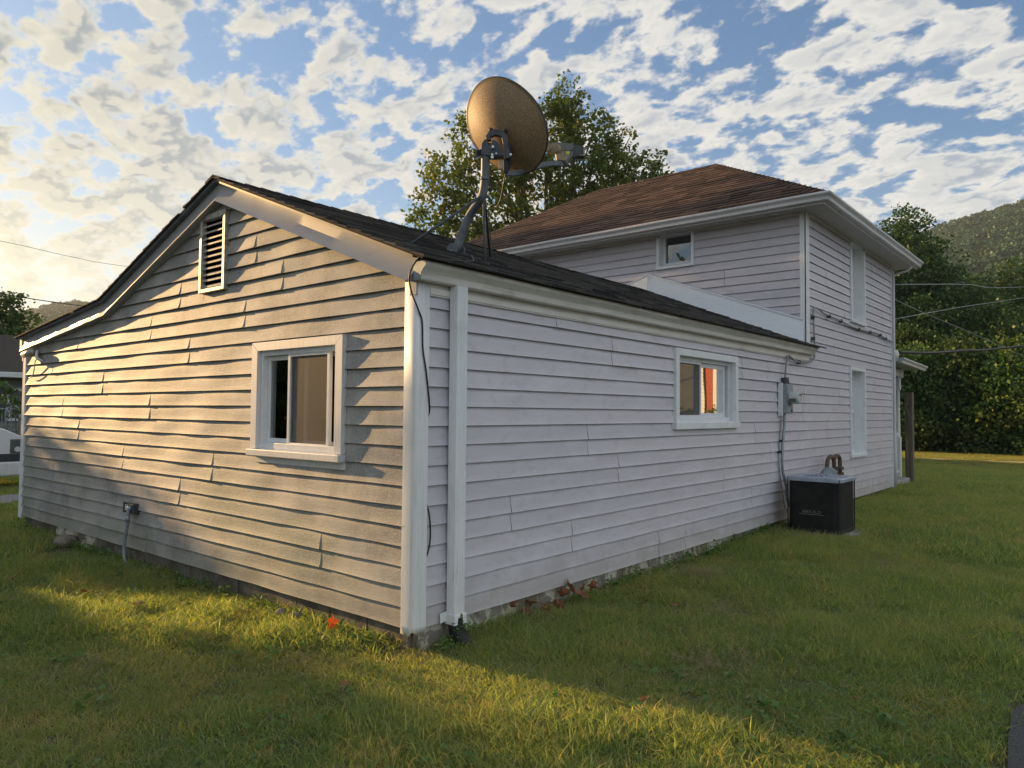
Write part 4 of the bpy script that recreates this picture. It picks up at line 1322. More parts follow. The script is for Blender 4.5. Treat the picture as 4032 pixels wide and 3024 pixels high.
# ================================================================ meter, cables
def meter():
    r = empty('electric_meter', (6.35, -0.015, 1.38), 'grey electric meter box with round dial on the lilac siding', 'electric meter')
    b = MB(); b.box(6.245, 6.262, -0.075, -0.004, 1.345, 1.770); b.box(6.245, 6.52, -0.020, -0.004, 1.345, 1.770); b.build('back_plate', M['trim_white'], r, bevel=0.002)
    b = MB(); b.box(6.262, 6.505, -0.112, -0.020, 1.372, 1.755); b.build('box', M['galv'], r, bevel=0.004)
    b = MB(); b.box(6.275, 6.495, -0.122, -0.110, 1.385, 1.742); b.build('cover', M['galv'], r, bevel=0.003)
    b = MB(); b.tube([(6.385, -0.118, 1.575), (6.385, -0.136, 1.575), (6.385, -0.138, 1.575)], [0.098, 0.098, 0.086], 28); b.build('ring', M['galv'], r, angle=30)
    b = MB(); b.tube([(6.385, -0.13, 1.575), (6.385, -0.235, 1.575), (6.385, -0.248, 1.575), (6.385, -0.252, 1.575)], [0.078, 0.078, 0.070, 0.055], 28); dl = b.build('dial', M['meter_glass'], r, angle=35)
    b = MB(); b.prism([(6.345, -0.2535, 1.60), (6.425, -0.2535, 1.60), (6.425, -0.2535, 1.625), (6.345, -0.2535, 1.625)], (0, -0.002, 0)); b.build('display', M['meter_face'], dl)
    b = MB(); b.box(6.300, 6.318, -0.222, -0.150, 1.520, 1.566); b.build('label_plate', M['meter_face'], dl)
    b = MB(); b.tube([(6.375, -0.065, 1.752), (6.375, -0.065, 1.79), (6.375, -0.065, 1.84)], [0.050, 0.050, 0.044], 18); b.build('hub', M['metal_dark'], r, angle=30)
    b = MB(); b.box(6.43, 6.455, -0.130, -0.120, 1.395, 1.425); b.build('seal', M['metal_dark'], r)
    b = MB()
    b.tube(curve([(6.375, -0.065, 1.82), (6.39, -0.065, 1.95), (6.45, -0.06, 2.05), (6.49, -0.055, 2.12), (6.56, -0.055, 2.135), (6.75, -0.055, 2.085), (7.0, -0.055, 2.075), (7.35, -0.055, 2.10), (7.54, -0.055, 2.155), (7.585, -0.055, 2.24), (7.575, -0.055, 2.5), (7.55, -0.05, 2.80), (7.60, -0.05, 2.885), (7.75, -0.05, 2.90), (8.1, -0.045, 2.86), (8.8, -0.045, 2.84), (9.6, -0.045, 2.80), (10.4, -0.045, 2.81), (11.2, -0.045, 2.83), (11.8, -0.045, 2.77), (12.25, -0.045, 2.76)], 8), 0.0125, 10)
    o = b.build('service_cable', M['cable_grey'], smooth=True); tag(o, 'thick grey service cable rising from the meter and running along the upper siding', 'cable')
    for (x, z) in ((6.95, 2.078), (7.55, 2.75), (7.56, 2.45), (8.3, 2.85), (8.9, 2.838), (9.9, 2.80), (10.6, 2.815), (11.3, 2.825), (11.7, 2.79)):
        b = MB(); b.box(x - 0.012, x + 0.012, -0.07, -0.02, z - 0.03, z + 0.02); b.build('clip', M['metal_dark'], o)
    b = MB()
    b.tube(curve([(6.35, -0.060, 1.38), (6.345, -0.060, 1.20), (6.30, -0.055, 1.00), (6.275, -0.055, 0.80), (6.30, -0.055, 0.62), (6.37, -0.07, 0.45), (6.40, -0.08, 0.25), (6.45, -0.14, 0.08)], 8), 0.018, 10)
    o = b.build('conduit', M['galv'], smooth=True); tag(o, 'grey flexible conduit hanging from the meter down behind the air conditioner', 'conduit')
    b = MB(); b.tube(curve([(6.30, -0.04, 1.30), (6.26, -0.03, 1.0), (6.23, -0.03, 0.75), (6.27, -0.04, 0.50), (6.32, -0.05, 0.30), (6.34, -0.06, 0.18), (6.36, -0.1, 0.1)], 6), 0.008, 6); b.build('thin_lead', M['cable_grey'], o, smooth=True)
    for (x, z) in ((6.26, 0.88), (6.29, 1.02)):
        b = MB(); b.box(x - 0.035, x, -0.06, -0.01, z - 0.015, z + 0.015); b.build('clip', M['black'], o)
meter()

# ================================================================ air conditioner
def air_con():
    cx, cy = 6.36, -0.51
    r = empty('air_conditioner', (cx, cy, -0.075), 'black outdoor air conditioner with pale top grille beside the lilac wall', 'air conditioner')
    hx, hy, rad = 0.33, 0.315, 0.075
    def rr(hx, hy, rad, n=6, notch=False):
        o = []
        for (sx, sy, a0) in ((1, 1, 0), (-1, 1, 90), (-1, -1, 180), (1, -1, 270)):
            for k in range(n + 1):
                a = math.radians(a0 + 90 * k / n)
                o.append((cx + sx * (hx - rad) + math.cos(a) * rad, cy + sy * (hy - rad) + math.sin(a) * rad))
        return o
    z0, z1 = -0.065, 0.585
    # fins: closely stacked horizontal wire guard over the coil
    core = rr(hx - 0.012, hy - 0.012, rad)
    b = MB(); b.prism([(x, y, z0 + 0.03) for x, y in core], (0, 0, z1 - z0 - 0.04)); b.build('coil', M['ac_fin'], r, smooth=False)
    ring = rr(hx - 0.002, hy - 0.002, rad, 4)
    n = 40
    b = MB()
    for i in range(n):
        z = z0 + 0.045 + (z1 - z0 - 0.07) * i / n
        pts = [Vector((x, y, z)) for x, y in ring]
        m_ = len(pts)
        vs = []
        for p in pts: vs += [p, p + Vector((0, 0, 0.004))]
        b.add(vs, [(2 * k, 2 * ((k + 1) % m_), 2 * ((k + 1) % m_) + 1, 2 * k + 1) for k in range(m_)])
    g = b.build('guard', M['ac_black'], r); g['kind'] = 'stuff'
    for (x, y) in ((cx - hx + 0.02, cy + hy - 0.02), (cx - hx + 0.02, cy - hy + 0.02), (cx + hx - 0.02, cy - hy + 0.02), (cx + hx - 0.02, cy + hy - 0.02)):
        b = MB(); b.tube([(x + (0.008 if x > cx else -0.008), y + (0.008 if y > cy else -0.008), z0 + 0.02), (x + (0.008 if x > cx else -0.008), y + (0.008 if y > cy else -0.008), z1)], 0.007, 6); b.build('corner_rod', M['black'], r)
    b = MB(); b.prism([(x, y, z0) for x, y in rr(hx + 0.008, hy + 0.008, rad)], (0, 0, 0.045)); b.build('base', M['ac_black'], r, bevel=0.004)
    # top: rounded lid with a sunk round opening, fan guard wires and hub
    out = rr(hx + 0.016, hy + 0.016, rad + 0.012, 8); n = len(out)
    R0 = 0.255
    ang = [math.atan2(y - cy, x - cx) for x, y in out]
    vs = []
    rows = [[(x, y, z1 - 0.035) for x, y in out], [(x, y, z1) for x, y in out],
            [(cx + (x - cx) * 0.965, cy + (y - cy) * 0.965, z1 + 0.014) for x, y in out],
            [(cx + math.cos(a) * (R0 + 0.02), cy + math.sin(a) * (R0 + 0.02), z1 + 0.016) for a in ang],
            [(cx + math.cos(a) * R0, cy + math.sin(a) * R0, z1 + 0.010) for a in ang],
            [(cx + math.cos(a) * (R0 - 0.012), cy + math.sin(a) * (R0 - 0.012), z1 - 0.05) for a in ang]]
    for row in rows: vs += row
    fs = [(i * n + k, i * n + (k + 1) % n, (i + 1) * n + (k + 1) % n, (i + 1) * n + k) for i in range(len(rows) - 1) for k in range(n)]
    b = MB(); b.add(vs, fs); b.build('lid', M['ac_top'], r, angle=35)
    b = MB(); b.tube([(cx, cy, z1 - 0.06), (cx, cy, z1 - 0.058)], R0, 40); b.build('well', M['black'], r)
    b = MB(); b.tube([(cx, cy, z1 + 0.004), (cx, cy, z1 + 0.014)], 0.095, 28); hb = b.build('hub', M['ac_top'], r)
    for k in range(4):
        a = k * PI / 2 + 0.5
        b = MB(); b.tube([(cx + 0.06 * math.cos(a), cy + 0.06 * math.sin(a), z1 + 0.013), (cx + 0.06 * math.cos(a), cy + 0.06 * math.sin(a), z1 + 0.022)], 0.010, 6); b.build('bolt', M['black'], hb)
    b = MB()
    for k in range(64):
        a = 2 * PI * k / 64
        b.tube([(cx + 0.09 * math.cos(a), cy + 0.09 * math.sin(a), z1 + 0.008), (cx + R0 * math.cos(a + 0.05), cy + R0 * math.sin(a + 0.05), z1 + 0.006)], 0.0022, 3)
    for rr_ in (0.14, 0.19, 0.235):
        b.tube([(cx + rr_ * math.cos(2 * PI * k / 40), cy + rr_ * math.sin(2 * PI * k / 40), z1 + 0.009) for k in range(41)], 0.0022, 3, cap=False)
    g = b.build('fan_guard', M['ac_top'], r)
    # badge with its lettering on the side that faces the lawn
    fx = cx - hx - 0.006
    tc = bpy.data.curves.new('lettering', 'FONT'); tc.body = 'AIRE-FLO'; tc.size = 0.052; tc.extrude = 0.0015; tc.align_x = 'CENTER'; tc.shear = 0.25; tc.space_character = 1.05
    to = bpy.data.objects.new('lettering', tc); COL.objects.link(to)
    me = bpy.data.meshes.new_from_object(to.evaluated_get(bpy.context.evaluated_depsgraph_get())); bpy.data.objects.remove(to)
    me.materials.clear(); me.materials.append(M['badge'])
    me.transform(Matrix(((0, 0, -1, fx), (-1, 0, 0, cy + 0.02), (0, 1, 0, 0.165), (0, 0, 0, 1))))
    link('lettering', me, M['badge'], r)
    b = MB(); b.box(fx - 0.001, fx + 0.004, cy - 0.13, cy + 0.16, 0.148, 0.154); b.build('badge_line', M['badge'], r)
    b = MB(); b.box(5.82, 6.86, -0.93, -0.09, -0.19, -0.078)
    tag(b.build('concrete_pad', M['slab'], bevel=0.01), 'flat concrete pad under the black air conditioner', 'concrete pad')
air_con()

def gas_meter():
    r = empty('gas_meter', (7.95, -0.22, -0.09), 'rusty gas pipes and grey regulator standing behind the air conditioner', 'gas meter')
    b = MB(); b.tube(curve([(7.50, -0.22, 0.35), (7.56, -0.22, 0.62), (7.60, -0.22, 0.72), (7.72, -0.22, 0.765), (7.86, -0.22, 0.73), (7.90, -0.22, 0.60), (7.90, -0.22, 0.35), (7.90, -0.22, -0.1)], 6), 0.029, 12)
    p = b.build('pipe', M['rust'], r, smooth=True)
    b = MB(); b.tube(curve([(7.90, -0.22, 0.73), (7.98, -0.22, 0.765), (8.12, -0.22, 0.75), (8.17, -0.22, 0.66), (8.17, -0.22, 0.3), (8.17, -0.22, -0.1)], 6), 0.029, 12)
    b.build('pipe', M['rust'], r, smooth=True)
    for (x, z) in ((7.90, 0.58), (8.17, 0.58), (7.90, 0.50), (8.17, 0.50)):
        b = MB(); b.tube([(x, -0.22, z - 0.022), (x, -0.22, z + 0.022)], 0.055, 6); b.build('union', M['rust'], r)
    b = MB(); b.tube([(7.44, -0.30, 0.52), (7.49, -0.27, 0.52), (7.50, -0.262, 0.52), (7.60, -0.24, 0.52)], [0.10, 0.115, 0.115, 0.05], 20); b.tube([(7.44, -0.30, 0.50), (7.40, -0.32, 0.50)], 0.05, 14)
    b.build('regulator', M['galv'], r, angle=40)
    b = MB(); b.tube([(7.58, -0.25, 0.46), (7.86, -0.22, 0.44)], 0.032, 10); b.build('pipe', M['galv'], r, smooth=True)
    b = MB(); b.tube([(7.55, -0.24, 0.60), (7.52, -0.24, 0.30), (7.52, -0.24, -0.1)], 0.03, 10); b.build('pipe', M['galv'], r, smooth=True)
gas_meter()

# ================================================================ post, outlet, drain
b = MB(); b.prism([(14.42, 0.065, -0.4), (14.58, 0.065, -0.4), (14.58, 0.215, -0.4), (14.42, 0.215, -0.4)], (0.0, 0, 2.26))
o = b.build('wooden_post', M['wood'], bevel=0.006); tag(o, 'tall bare weathered timber post standing in the lawn past the porch', 'post')


def outlet():
    r = empty('outdoor_outlet', (-0.03, 4.0, 0.36), 'small black outdoor outlet box with open cover low on the gable wall', 'outlet')
    b = MB(); b.box(-0.075, -0.006, 3.915, 4.03, 0.345, 0.44); b.build('box', M['metal_dark'], r, bevel=0.004)
    b = frame_rect(GAB, 4.035, 4.17, 0.345, 0.445, 0.018, 0.045, 0.060); b.build('cover', M['metal_dark'], r, bevel=0.002)
    b = MB(); bx(b, GAB, 4.055, 4.150, 0.046, 0.050, 0.365, 0.425); b.build('gasket', M['trim_old'], r)
    b = MB(); b.tube([(-0.075, 3.955, 0.402), (-0.105, 3.955, 0.402)], 0.024, 14); b.build('fitting', M['galv'], r, smooth=True)
    c = empty('flexible_conduit', (-0.09, 3.95, -0.15), 'grey flexible conduit curving from the outlet down into the grass', 'conduit')
    b = MB(); b.tube(curve([(-0.095, 3.955, 0.40), (-0.10, 3.955, 0.34), (-0.095, 3.97, 0.26), (-0.09, 4.03, 0.08), (-0.09, 4.04, -0.02), (-0.12, 3.93, -0.10), (-0.15, 3.75, -0.135), (-0.16, 3.5, -0.15), (-0.14, 3.2, -0.155)], 8), 0.0165, 10)
    b.build('hose', M['pvc'], c, smooth=True)
    b = MB(); b.tube([(-0.10, 3.955, 0.33), (-0.098, 3.962, 0.28)], 0.022, 12); b.build('sleeve', M['galv'], c, smooth=True)
outlet()

r = empty('bracket_lamp', (-0.05, 7.0, 2.02), 'small dusty tube lamp under the far left end of the rake board', 'lamp')
b = MB(); b.tube([(-0.10, 7.13, 2.025), (-0.10, 6.80, 2.055)], [0.040, 0.038], 14); b.build('shade', M['alu_old'], r, smooth=True)
b = MB(); b.tube([(-0.102, 7.136, 2.024), (-0.102, 7.133, 2.024)], 0.034, 14); b.build('opening', M['black'], r)
b = MB(); b.tube(curve([(-0.06, 6.78, 2.06), (-0.08, 6.72, 1.98), (-0.02, 6.70, 1.93)], 5), 0.018, 8); b.tube(curve([(-0.06, 6.75, 1.98), (-0.06, 6.85, 1.92), (-0.05, 6.92, 1.80), (-0.045, 7.02, 1.745), (-0.045, 7.10, 1.74)], 6), 0.007, 6); b.build('arm', M['trim_old'], r, smooth=True)

r = empty('drain_pipe', (0.31, -0.10, -0.16), 'black corrugated drain elbow under the foot of the downspout', 'drain pipe')
b = MB(); pts = curve([(0.31, -0.068, 0.03), (0.31, -0.075, -0.04), (0.315, -0.10, -0.085), (0.325, -0.14, -0.13), (0.33, -0.18, -0.19)], 8)
b.tube(pts, [0.050 + 0.002 * (i % 2) for i in range(len(pts))], 16); b.build('elbow', M['black'], r)

# ================================================================ neighbours on the left
def pickup():
    r = empty('pickup_truck', (-1.2, 13.2, -0.19), 'white pickup truck parked beyond the left end of the gable wall', 'pickup truck')
    y0, y1 = 12.35, 14.15
    z = -0.19
    prof = [(-3.9, 0.45), (-3.9, 1.15), (-2.0, 1.18), (-1.95, 1.82), (-0.85, 1.84), (-0.15, 1.34), (0.65, 1.26), (1.12, 1.16), (1.40, 1.02), (1.50, 0.86), (1.50, 0.62), (1.06, 0.60)]
    # front wheel arch
    for k in range(9):
        a = math.radians(k * 22.5)
        prof.append((0.58 + 0.47 * math.cos(a), 0.42 + 0.47 * math.sin(a)))
    prof += [(-1.9, 0.42)]
    for k in range(9):
        a = math.radians(k * 22.5)
        prof.append((-2.6 + 0.45 * math.cos(a), 0.42 + 0.45 * math.sin(a)))
    b = MB(); b.prism([(x, y0, z + h) for x, h in prof], (0, y1 - y0, 0)); b.build('body', M['car_white'], r, bevel=0.04)
    b = MB(); b.prism([(-1.80, y0 - 0.01, z + 1.62), (-0.80, y0 - 0.01, z + 1.64), (-0.22, y0 - 0.01, z + 1.20), (-1.80, y0 - 0.01, z + 1.15)], (0, 0.02, 0)); b.build('window', M['meter_face'], r)
    b = MB(); b.prism([(-0.68, y0 + 0.1, z + 1.72), (0.0, y0 + 0.1, z + 1.22), (0.02, y0 + 0.1, z + 1.24), (-0.66, y0 + 0.1, z + 1.745)], (0, y1 - y0 - 0.2, 0)); b.build('windscreen', M['meter_face'], r)
    b = MB(); b.box(1.22, 1.505, y0 - 0.012, y0 + 0.35, z + 0.70, z + 0.97); hl = b.build('headlight', M['meter_face'], r, bevel=0.02)
    b = MB(); b.tube([(1.34, y0 - 0.03, z + 0.78), (1.34, y0 + 0.0, z + 0.78)], 0.05, 12); b.build('lens', M['lamp'], hl)
    b = MB(); b.box(1.02, 1.66, y0 - 0.02, y1 + 0.02, z + 0.28, z + 0.56); b.build('bumper', M['trim_old'], r, bevel=0.04)
    b = MB(); b.box(1.06, 1.60, y0 - 0.015, y1, z + 0.56, z + 0.70); b.build('grille', M['metal_dark'], r, bevel=0.01)
    for x in (0.58, -2.6):
        for y in (y0 + 0.02, y1 - 0.26):
            b = MB(); b.tube([(x, y, z + 0.40), (x, y + 0.24, z + 0.40)], 0.40, 28); w = b.build('wheel', M['tyre'], r, bevel=0.02)
            b = MB(); b.tube([(x, y - 0.012, z + 0.40), (x, y + 0.05, z + 0.40)], 0.21, 20); b.build('rim', M['metal_bright'], w)
pickup()


def neighbour():
    r = empty('neighbour_house', (5.5, 27.5, -0.2), 'low grey house with a dark brown roof behind the white pickup', 'house')
    b = MB(); b.box(1.2, 14, 25.6, 31, -0.3, 2.45); b.build('wall', M['grey_siding'], r)
    b = MB(); b.prism([(0.8, 25.1, 2.50), (0.8, 28.3, 4.05), (0.8, 31.5, 2.50)], (13.6, 0, 0)); b.build('roof', M['grey_roof'], r)
    b = MB(); b.box(0.75, 14.4, 24.98, 25.09, 2.36, 2.54); b.build('gutter', M['vinyl_white'], r, bevel=0.02)
    for x in (2.6, 4.75, 8.0):
        fr = MB()
        fr.box(x, x + 1.15, 25.54, 25.60, 0.90, 2.02); f = fr.build('window', M['vinyl_white'], r)
        b = MB(); b.box(x + 0.09, x + 0.54, 25.525, 25.54, 1.0, 1.92); b.box(x + 0.61, x + 1.06, 25.525, 25.54, 1.0, 1.92); b.build('pane', M['meter_face'], f)
        b = MB(); b.box(x - 0.42, x - 0.05, 25.55, 25.60, 0.9, 2.02); b.build('shutter', M['metal_dark'], f)
    for k in range(17):
        b = MB(); z = -0.25 + k * 0.16
        b.prism([(1.15, 25.57, z), (1.15, 25.60, z + 0.16), (1.15, 25.60, z)], (12.9, 0, 0)); b.build('siding_board', M['grey_siding'], r)
neighbour()

for i, (x, y, hgt, lab) in enumerate(((3.25, 18.2, 1.55, 'rightmost rounded tube hoop of the garden fence by the neighbour window'), (2.75, 18.3, 1.45, 'middle rounded tube hoop of the garden fence behind the pickup'), (2.30, 18.4, 1.42, 'leftmost rounded tube hoop of the garden fence at the photo edge'))):
    b = MB(); w = 0.42 if i == 0 else 0.30
    b.tube([(x, y, -0.2), (x, y, hgt - 0.2)] + [(x + w / 2 - w / 2 * math.cos(a), y, hgt - 0.2 + w / 2 * math.sin(a)) for a in (0.5, 1.0, 1.57, 2.1, 2.6)] + [(x + w, y, hgt - 0.2), (x + w + (0.25 if i == 0 else 0), y, -0.2)], 0.024, 8)
    f = b.build('fence_hoop', M['galv'], smooth=True); tag(f, lab, 'fence', 'tube hoops of the garden fence')
r = empty('garden_fence', (2.6, 18.4, -0.2), 'thin metal garden fence with upright rods behind the pickup', 'fence')
for k in range(22):
    b = MB(); x = -0.4 + k * 0.21
    b.tube([(x, 18.6, -0.2), (x, 18.6, 1.35)], 0.011, 5); b.build('rod', M['galv'], r)
for z in (0.0, 0.65, 1.33):
    b = MB(); b.tube([(-0.5, 18.6, z), (4.3, 18.6, z)], 0.014, 5); b.build('rail', M['galv'], r)
b = MB(); b.add([(2.55, 16.9, 0.45), (3.3, 16.7, 0.45), (3.35, 17.3, 0.85), (2.9, 17.6, 0.7), (3.0, 17.0, 0.95), (3.6, 17.2, 1.1)], [(0, 1, 4), (1, 2, 4), (2, 3, 4), (3, 0, 4), (1, 5, 2), (4, 5, 1), (4, 2, 5)]); b.box(2.6, 3.5, 16.9, 17.5, -0.2, 0.46)
tag(b.build('covered_woodpile', M['tarp_red']), 'low heap under a red tarpaulin behind the white pickup', 'tarpaulin')


def across_house():
    """the sunlit house on the other side of the drive, seen in the small window's reflection"""
    r = empty('opposite_house', (30, -15, -0.2), 'pale yellow sided house with red brick end beyond the lawn', 'house')
    A = Vector((24, -16.5, -0.2)); T = Vector((0.86, 0.51, 0)).normalized(); Nn = Vector((-T.y, T.x, 0)); Z = Vector((0, 0, 1))
    def bxx(b, a0, a1, n0, n1, z0, z1):
        c = [A + T * a + Nn * n + Z * z for z in (z0, z1) for (a, n) in ((a0, n0), (a1, n0), (a1, n1), (a0, n1))]
        b.add(c, [(3, 2, 1, 0), (4, 5, 6, 7), (0, 1, 5, 4), (1, 2, 6, 5), (2, 3, 7, 6), (3, 0, 4, 7)])
    b = MB(); bxx(b, 0, 15, -6, 0, 0, 5.2); b.build('wall', M['yellow_siding'], r)
    b = MB(); bxx(b, 7.95, 8.4, -0.1, 0.15, 0, 6.5); b.build('chimney', M['brick_red'], r)
    b = MB(); b.prism([A + T * -0.5 + Nn * 0.5 + Z * 5.2, A + T * -0.5 + Nn * -6.5 + Z * 5.2, A + T * -0.5 + Nn * -3 + Z * 7.6], T * 16); b.build('roof', M['grey_roof'], r)
    for k in range(26):
        b = MB(); z = k * 0.2
        b.prism([A + Nn * 0.03 + Z * z, A + Z * (z + 0.2), A + Z * z], T * 15); b.build('siding_board', M['yellow_siding'], r)
    for a in (1.5, 9.05, 12):
        for z in (2.15, 4.3) if a == 9.05 else (1.0, 3.4):
            b = MB(); bxx(b, a, a + 0.7, 0, 0.07, z, z + 1.0); f = b.build('window', M['vinyl_white'], r)
            b = MB(); bxx(b, a + 0.09, a + 0.61, 0.05, 0.08, z + 0.1, z + 0.9); b.build('pane', M['meter_face'], f)
across_house()
# ================================================================ trees and leaves
def leaf_mesh(name, centers, size, m, seed=0, up=0.35, fold=0.25, aspect=0.75):
    g = np.random.default_rng(seed)
    n = len(centers)
    a = g.normal(size=(n, 3)); a /= np.linalg.norm(a, axis=1)[:, None]
    nrm = g.normal(size=(n, 3)); nrm[:, 2] += up * 2; nrm /= np.linalg.norm(nrm, axis=1)[:, None]
    a -= nrm * (a * nrm).sum(1)[:, None]; a /= np.linalg.norm(a, axis=1)[:, None]
    c = np.cross(nrm, a)
    s = size * g.uniform(0.6, 1.3, size=(n, 1))
    v = np.empty((n, 4, 3), dtype=np.float32)
    v[:, 0] = centers - a * s * 0.5
    v[:, 1] = centers + c * s * aspect * 0.5 + nrm * s * fold * 0.5
    v[:, 2] = centers + a * s * 0.55
    v[:, 3] = centers - c * s * aspect * 0.5 + nrm * s * fold * 0.4
    me = bpy.data.meshes.new(name)
    me.vertices.add(n * 4); me.vertices.foreach_set('co', v.reshape(-1))
    me.loops.add(n * 4); me.loops.foreach_set('vertex_index', np.arange(n * 4, dtype=np.int32))
    me.polygons.add(n); me.polygons.foreach_set('loop_start', np.arange(0, n * 4, 4, dtype=np.int32)); me.polygons.foreach_set('loop_total', np.full(n, 4, dtype=np.int32))
    me.update(calc_edges=True)
    me.materials.append(m)
    return me


def crown_points(lobes, n, clump, seed, per=26, shell=0.55):
    g = np.random.default_rng(seed)
    vol = np.array([l[3] * l[4] * l[5] for l in lobes]) ** 0.72
    pts = []
    nc = max(1, n // per)
    idx = g.choice(len(lobes), size=nc, p=vol / vol.sum())
    d = g.normal(size=(nc, 3)); d /= np.linalg.norm(d, axis=1)[:, None]
    rad = shell + (1.0 - shell) * g.random(nc) ** 0.7
    rad *= g.uniform(0.88, 1.12, nc)
    L = np.array(lobes)
    c = L[idx, :3] + d * rad[:, None] * L[idx, 3:6]
    cl = clump * g.uniform(0.5, 1.35, nc)
    off = g.normal(size=(nc, per, 3)); off /= np.linalg.norm(off, axis=2)[:, :, None]; off *= (g.random((nc, per, 1)) ** 0.45) * 0.95
    off[:, :, 2] *= 0.7
    p = c[:, None, :] + off * cl[:, None, None]
    return p.reshape(-1, 3), c


def tree(name, label, base, lobes, n, leaf_size, clump, m, trunk_r, seed, group=None, top=None, branches=14, shell=0.5, cat='tree', bk='bark'):
    r = empty(name, base, label, cat, group)
    base = Vector(base)
    P, C = crown_points([(l[0] + base.x, l[1] + base.y, l[2] + base.z, l[3], l[4], l[5]) for l in lobes], n, clump, seed, shell=shell)
    me = leaf_mesh('crown', P, leaf_size, M[m], seed)
    link('crown', me, M[m], r)
    g = random.Random(seed)
    if trunk_r > 0:
        zt = max(l[2] for l in lobes) if top is None else top
        b = MB(); b.tube([base - Vector((0, 0, 0.3)), base + Vector((g.uniform(-.2, .2), g.uniform(-.2, .2), zt * 0.3)), base + Vector((g.uniform(-.4, .4), g.uniform(-.4, .4), zt * 0.6)), base + Vector((0, 0, zt))], [trunk_r, trunk_r * 0.8, trunk_r * 0.55, trunk_r * 0.12], 9)
        tr = b.build('trunk', M[bk], r, smooth=True)
        b = MB()
        for k in range(branches):
            l = lobes[k % len(lobes)]
            s = base + Vector((0, 0, zt * g.uniform(0.25, 0.7)))
            e = base + Vector((l[0] + g.uniform(-.6, .6) * l[3], l[1] + g.uniform(-.6, .6) * l[4], l[2] + g.uniform(-0.1, .7) * l[5]))
            mid = s.lerp(e, 0.5) + Vector((g.uniform(-.3, .3), g.uniform(-.3, .3), g.uniform(-.2, .4)))
            b.tube(curve([s, mid, e], 3), [trunk_r * x for x in (0.34, 0.3, 0.24, 0.2, 0.14, 0.1, 0.05)], 6)
        b.build('limbs', M[bk], r, smooth=True)
    return r


# the big tree behind the upper roof
bt = polar(37.5, 0, 30.0); bt.z = -0.2
def bl(az, el, d, rx, rz, ry=None):
    p = polar(az, el, d); return (p.x - bt.x, p.y - bt.y, p.z - bt.z, rx, ry or rx, rz)
tree('sycamore_tree', 'tall leafy tree with open limbs rising behind the brown hipped roof', bt,
     [bl(45.2, 12.5, 29, 2.1, 2.3), bl(45.6, 17.5, 29, 1.25, 1.4), bl(43.6, 20.4, 29.5, 0.9, 1.5), bl(42, 16, 30, 1.9, 2.3), bl(47.3, 10.2, 29, 1.0, 1.3), bl(44, 9, 29, 2.0, 1.6), bl(40, 9.5, 30, 2.1, 1.5), bl(40.2, 20.5, 30, 1.2, 1.8),
      bl(38, 16, 30, 2.0, 2.2), bl(36.8, 21.2, 30, 1.2, 1.9), bl(35.4, 22.8, 30, 0.8, 1.45), bl(34.6, 18.5, 30, 1.7, 2.3), bl(33.0, 20.6, 30, 0.65, 1.3), bl(32.4, 16.2, 30, 1.7, 1.8), bl(30.9, 20.2, 30, 0.42, 1.5), bl(30.2, 17.5, 30, 1.1, 1.2), bl(28.9, 18.9, 30, 0.55, 0.8), bl(28.8, 16.6, 30, 0.75, 0.9), bl(35, 13, 30, 2.4, 1.8), bl(31, 13.6, 30, 1.6, 1.2), bl(37, 9, 30, 2.5, 1.8)],
     50000, 0.165, 0.46, 'leaf_back', 0.38, 21, top=11.5, branches=40, shell=0.42)

